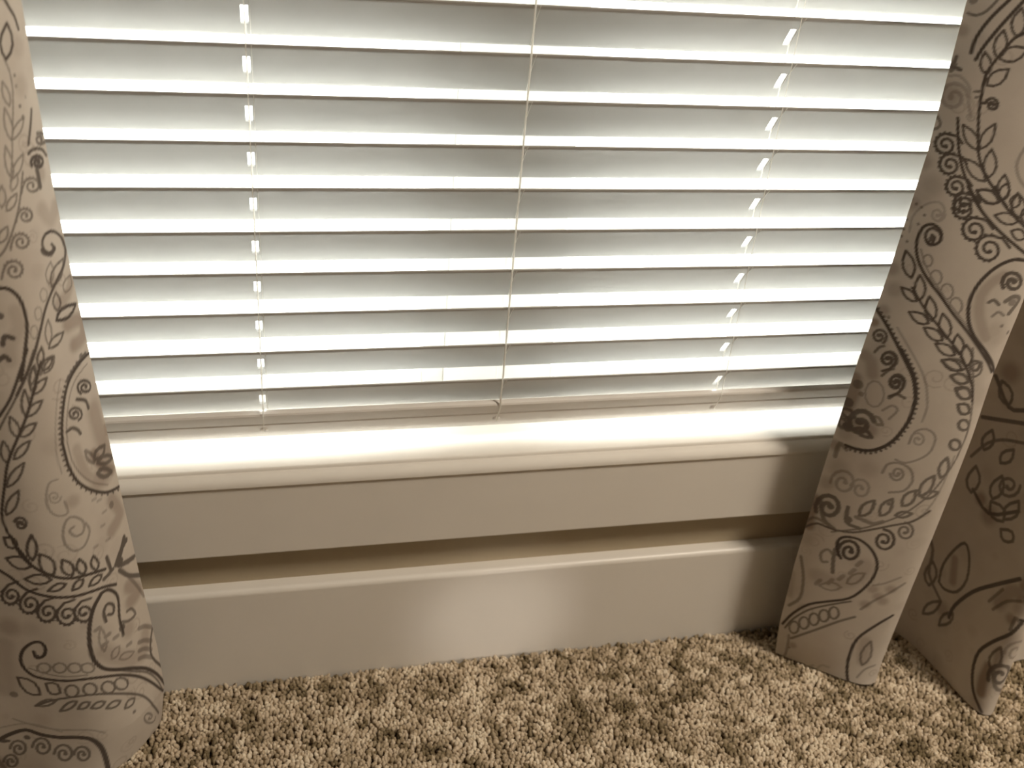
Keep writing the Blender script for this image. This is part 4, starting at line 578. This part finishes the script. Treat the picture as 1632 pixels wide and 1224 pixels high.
    '94,1237,317,1279,335;1,115,55,244,289;1,130,50,156,-60;0,46,60,195,224;0,36,35,72,-36,186,-60,292,-60,384,-60,458,-60,521,-16,571,60;0,30,30,598,-60,621,-10,637,64,659,117,687,135,720,134,753,133;0,42,50,158,428,165,343,171,256,173,172,168,'
    '98,158,28,145,-40;0,42,80,3407,1156,3393,1237,3378,1319,3375,1404,3388,1496,3411,1591,3441,1680,3478,1772,3522,1858,3567,1904,3614,1894,3664,1845,3707,1779,3745,1694,3778,1592,3793,1493,3785,1399,3759,1309,3721,1235,3666,1183,3598,1149,3536'
    ',1129,3489,1128,3448,1141,3407,1156;1,130,60,3514,1604,3606,1317;0,54,90,3751,831,3751,898,3750,964,3768,1047,3813,1162,3876,1292,3946,1413,4018,1512,4095,1603,4182,1700,4278,1809,4380,1921,4477,2028;1,191,55,4351,1551,4390,1691,4434,1805,4'
    '494,1850,4557,1869;0,42,60,4307,1421,4350,1503,4392,1583,4437,1652,4489,1702,4543,1739,4593,1772;0,42,60,4214,1474,4328,1752;0,48,95,4632,46,4575,110,4514,165,4460,227,4417,306,4382,397,4356,490,4341,582,4336,676,4346,770,4376,860,4421,949,'
    '4471,1038,4528,1129,4588,1215,4634,1290,4661,1360,4680,1427,4698,1493;0,36,75,4577,678,4628,751,4652,839,4641,932,4610,1003,4589,1043,4565,995,4528,913,4509,813,4530,732,4577,678;1,130,60,4594,950,4642,723;0,42,75,3286,1001,3333,1099,3343,1'
    '199,3307,1279,3252,1327,3217,1355,3199,1300,3172,1209,3173,1106,3216,1034,3286,1001;0,42,75,3356,569,3433,622,3500,704,3536,803,3544,885,3546,934,3503,897,3434,835,3372,744,3347,650,3356,569;0,42,75,3962,2515,3953,2599,3908,2656,3827,2667,3'
    '745,2645,3694,2629,3707,2585,3732,2516,3790,2466,3874,2470,3962,2515;0,42,75,3977,2555,4055,2616,4103,2694,4105,2776,4075,2839,4055,2876,4016,2838,3956,2773,3916,2689,3927,2612,3977,2555;0,42,75,4198,2387,4180,2449,4138,2482,4076,2470,4017,'
    '2433,3980,2408,3997,2378,4026,2332,4077,2310,4140,2333,4198,2387;0,42,75,3785,927,3716,877,3663,804,3643,720,3651,653,3657,612,3694,648,3752,707,3798,788,3807,866,3785,927;0,48,70,2903,1885,2994,1744,3085,1624,3158,1514,3187,1396,3193,1273,'
    '3224,1159,3309,1070,3426,1000,3546,934;0,48,80,3384,2606,3498,2545,3614,2486,3733,2475,3858,2543,3986,2657,4110,2768;1,268,60,3744,2453;1,229,50,3621,859;0,42,75,3376,2555,3426,2646,3438,2742,3400,2823,3341,2873,3303,2903,3282,2850,3254,276'
    '3,3254,2664,3299,2590,3376,2555;0,42,75,3701,2670,3765,2748,3795,2837,3777,2921,3733,2977,3704,3011,3674,2963,3629,2884,3609,2791,3638,2715,3701,2670;0,42,75,3408,3838,3422,3923,3396,3998,3330,4046,3257,4064,3212,4074,3213,4026,3217,3949,32'
    '53,3873,3322,3836,3408,3838;0,42,75,3612,3142,3680,3180,3727,3236,3737,3303,3720,3358,3708,3392,3674,3366,3619,3322,3578,3260,3578,3196,3612,3142;0,42,75,3324,3157,3380,3220,3407,3294,3391,3365,3353,3414,3328,3444,3302,3406,3264,3343,3248,3'
    '266,3271,3200,3324,3157;0,42,70,3988,3055,3998,2981,3966,2904,3903,2844,3829,2818,3764,2831,3726,2876,3722,2936,3749,2995,3796,3036,3848,3051,3890,3040,3912,3010,3911,2973,3893,2941,3866,2922,3842,2920,3828,2930;0,67,70,3828,2930;0,54,80,31'
    '42,3531,3225,3559,3311,3590,3402,3627,3499,3668,3598,3711,3696,3753;0,54,80,3114,4095,3214,3985,3318,3881,3416,3819,3496,3821,3563,3858,3629,3896;1,188,70,3546,2567;1,282,60,3274,4219;0,42,70,3191,2984,3236,3079,3281,3175,3333,3258,3391,332'
    '2,3456,3374,3529,3422,3615,3466,3709,3504,3801,3543')
def print_layers(side, us, zs):
    """rasterise the printed strokes onto the cloth's own vertex grid; the print repeats beyond the drawn block"""
    S = []
    for t in (STROKES_L if side == 'L' else STROKES_R).split(';'):
        v = [int(q) for q in t.split(',')]
        S.append((v[0], v[1]*1e-4, v[2]/100, np.array(v[3:], float).reshape(-1, 2)*1e-4))
    allp = np.vstack([s[3] for s in S]); ucut = np.percentile(allp[:, 0], 99.0)
    fine = zs[zs < 0.93]; du, dz = us[1]-us[0], fine[1]-fine[0]
    ink = np.zeros((len(zs), len(us)), np.float32); wash = ink.copy()
    def put(layer, w, st, P):
        A = ink if layer == 0 else wash
        r = w/2 + (.0006 if layer == 0 else w*.25)
        u0, u1 = P[:, 0].min()-r, P[:, 0].max()+r; z0, z1 = P[:, 1].min()-r, P[:, 1].max()+r
        if u1 < us[0] or u0 > us[-1] or z1 < zs[0] or z0 > zs[-1]: return
        Q = P if len(P) > 1 else np.vstack([P, P + 1e-6])
        for a, b in zip(Q[:-1], Q[1:]):
            i0, i1 = np.searchsorted(us, [min(a[0], b[0])-r, max(a[0], b[0])+r]); j0, j1 = np.searchsorted(zs, [min(a[1], b[1])-r, max(a[1], b[1])+r])
            if i1 <= i0 or j1 <= j0: continue
            X = us[None, i0:i1] - a[0]; Y = zs[j0:j1, None] - a[1]; d = b - a; L2 = max(d @ d, 1e-14)
            t = np.clip((X*d[0] + Y*d[1])/L2, 0, 1); D = np.hypot(X - t*d[0], Y - t*d[1])
            if layer == 0: c = np.clip((w/2 + .0005 - D)/.0010, 0, 1)*st
            else:
                c = np.clip((w*.75 - D)/(w*.55), 0, 1); c = c*c*(3-2*c)*st
            A[j0:j1, i0:i1] = np.maximum(A[j0:j1, i0:i1], c)
    for l, w, st, P in S: put(l, w, st, P)
    # faint background scrolls and dabs scattered over the ground of the print
    rg = random.Random(7 if side == 'L' else 9)
    for _ in range(230):
        u, z, r, a0, dr = rg.uniform(0, us[-1]), rg.uniform(0, zs[-1]), rg.uniform(.006, .013), rg.uniform(0, 6.28), rg.choice((-1, 1))
        t = np.linspace(0, 1, 16); R = r*(1-.8*t**1.3); a = a0 + dr*8.2*t
        put(1, .0022, rg.uniform(.14, .32), np.stack([u + R*np.cos(a), z + R*np.sin(a)], 1))
        u, z = rg.uniform(0, us[-1]), rg.uniform(0, zs[-1]); put(1, rg.uniform(.008, .03), rg.uniform(.06, .2), np.array([[u, z]]))
    # repeats of the block: sideways past the drawn width, and up the cloth
    other = [(l, w, st, P) for l, w, st, P in S]
    for l, w, st, P in other:
        if len(P) < 2 and l == 0: continue
        if P[:, 0].min() + ucut > ucut: put(l, w, st, P + [ucut + .004, -.19])
        if P[:, 1].max() < .24: put(l, w, st, P + [ucut + .004, .62])
        if .02 < P[:, 1].min(): put(l, w, st, P + [0, .86])
        if P[:, 1].min() > .1: put(l, w, st, P + [ucut + .004, .66])
    return np.clip(ink, 0, 1), np.clip(wash, 0, 1)
def build_curtain(side, label):
    S, s = curtain_section(side); Lc = s[-1]; d = 0.0014
    us = np.linspace(0, Lc, int(Lc/d)+1)
    zs = np.concatenate([np.arange(.0022, .93, d), np.arange(.932, 1.95, .006)])
    U, Z = np.meshgrid(us, zs)
    X, Y, Zc = curtain_points(side, U, Z)
    # hem line dips and rises a little over the tufts
    ink, wash = print_layers(side, us, zs)
    nx, nz = len(us), len(zs)
    me = bpy.data.meshes.new('curtain_panel'); me.vertices.add(nx*nz)
    me.vertices.foreach_set('co', np.stack([X, Y, Zc], -1).reshape(-1).astype(np.float32))
    i = np.arange(nx*nz).reshape(nz, nx)
    q = np.stack([i[:-1, :-1], i[:-1, 1:], i[1:, 1:], i[1:, :-1]], -1).reshape(-1, 4)
    if side == 'L': q = q[:, ::-1]
    me.loops.add(q.size); me.loops.foreach_set('vertex_index', q.ravel().astype(np.int32))
    me.polygons.add(len(q)); me.polygons.foreach_set('loop_start', (np.arange(len(q))*4).astype(np.int32))
    me.update(calc_edges=True); me.polygons.foreach_set('use_smooth', np.ones(len(q), bool))
    for nm, arr in (('ink', ink), ('wash', wash)):
        a = me.attributes.new(nm, 'FLOAT', 'POINT'); a.data.foreach_set('value', arr.reshape(-1).astype(np.float32))
    me.materials.append(CLOTH)
    o = bpy.data.objects.new('curtain_panel', me); COL.objects.link(o)
    tag(o, label, 'curtain', 'printed curtains beside the blind')
    return o
build_curtain('L', 'beige paisley print curtain hanging left of the blind, one flat panel at the picture edge')
build_curtain('R', 'beige paisley print curtain hanging right of the blind with a deep dark fold')
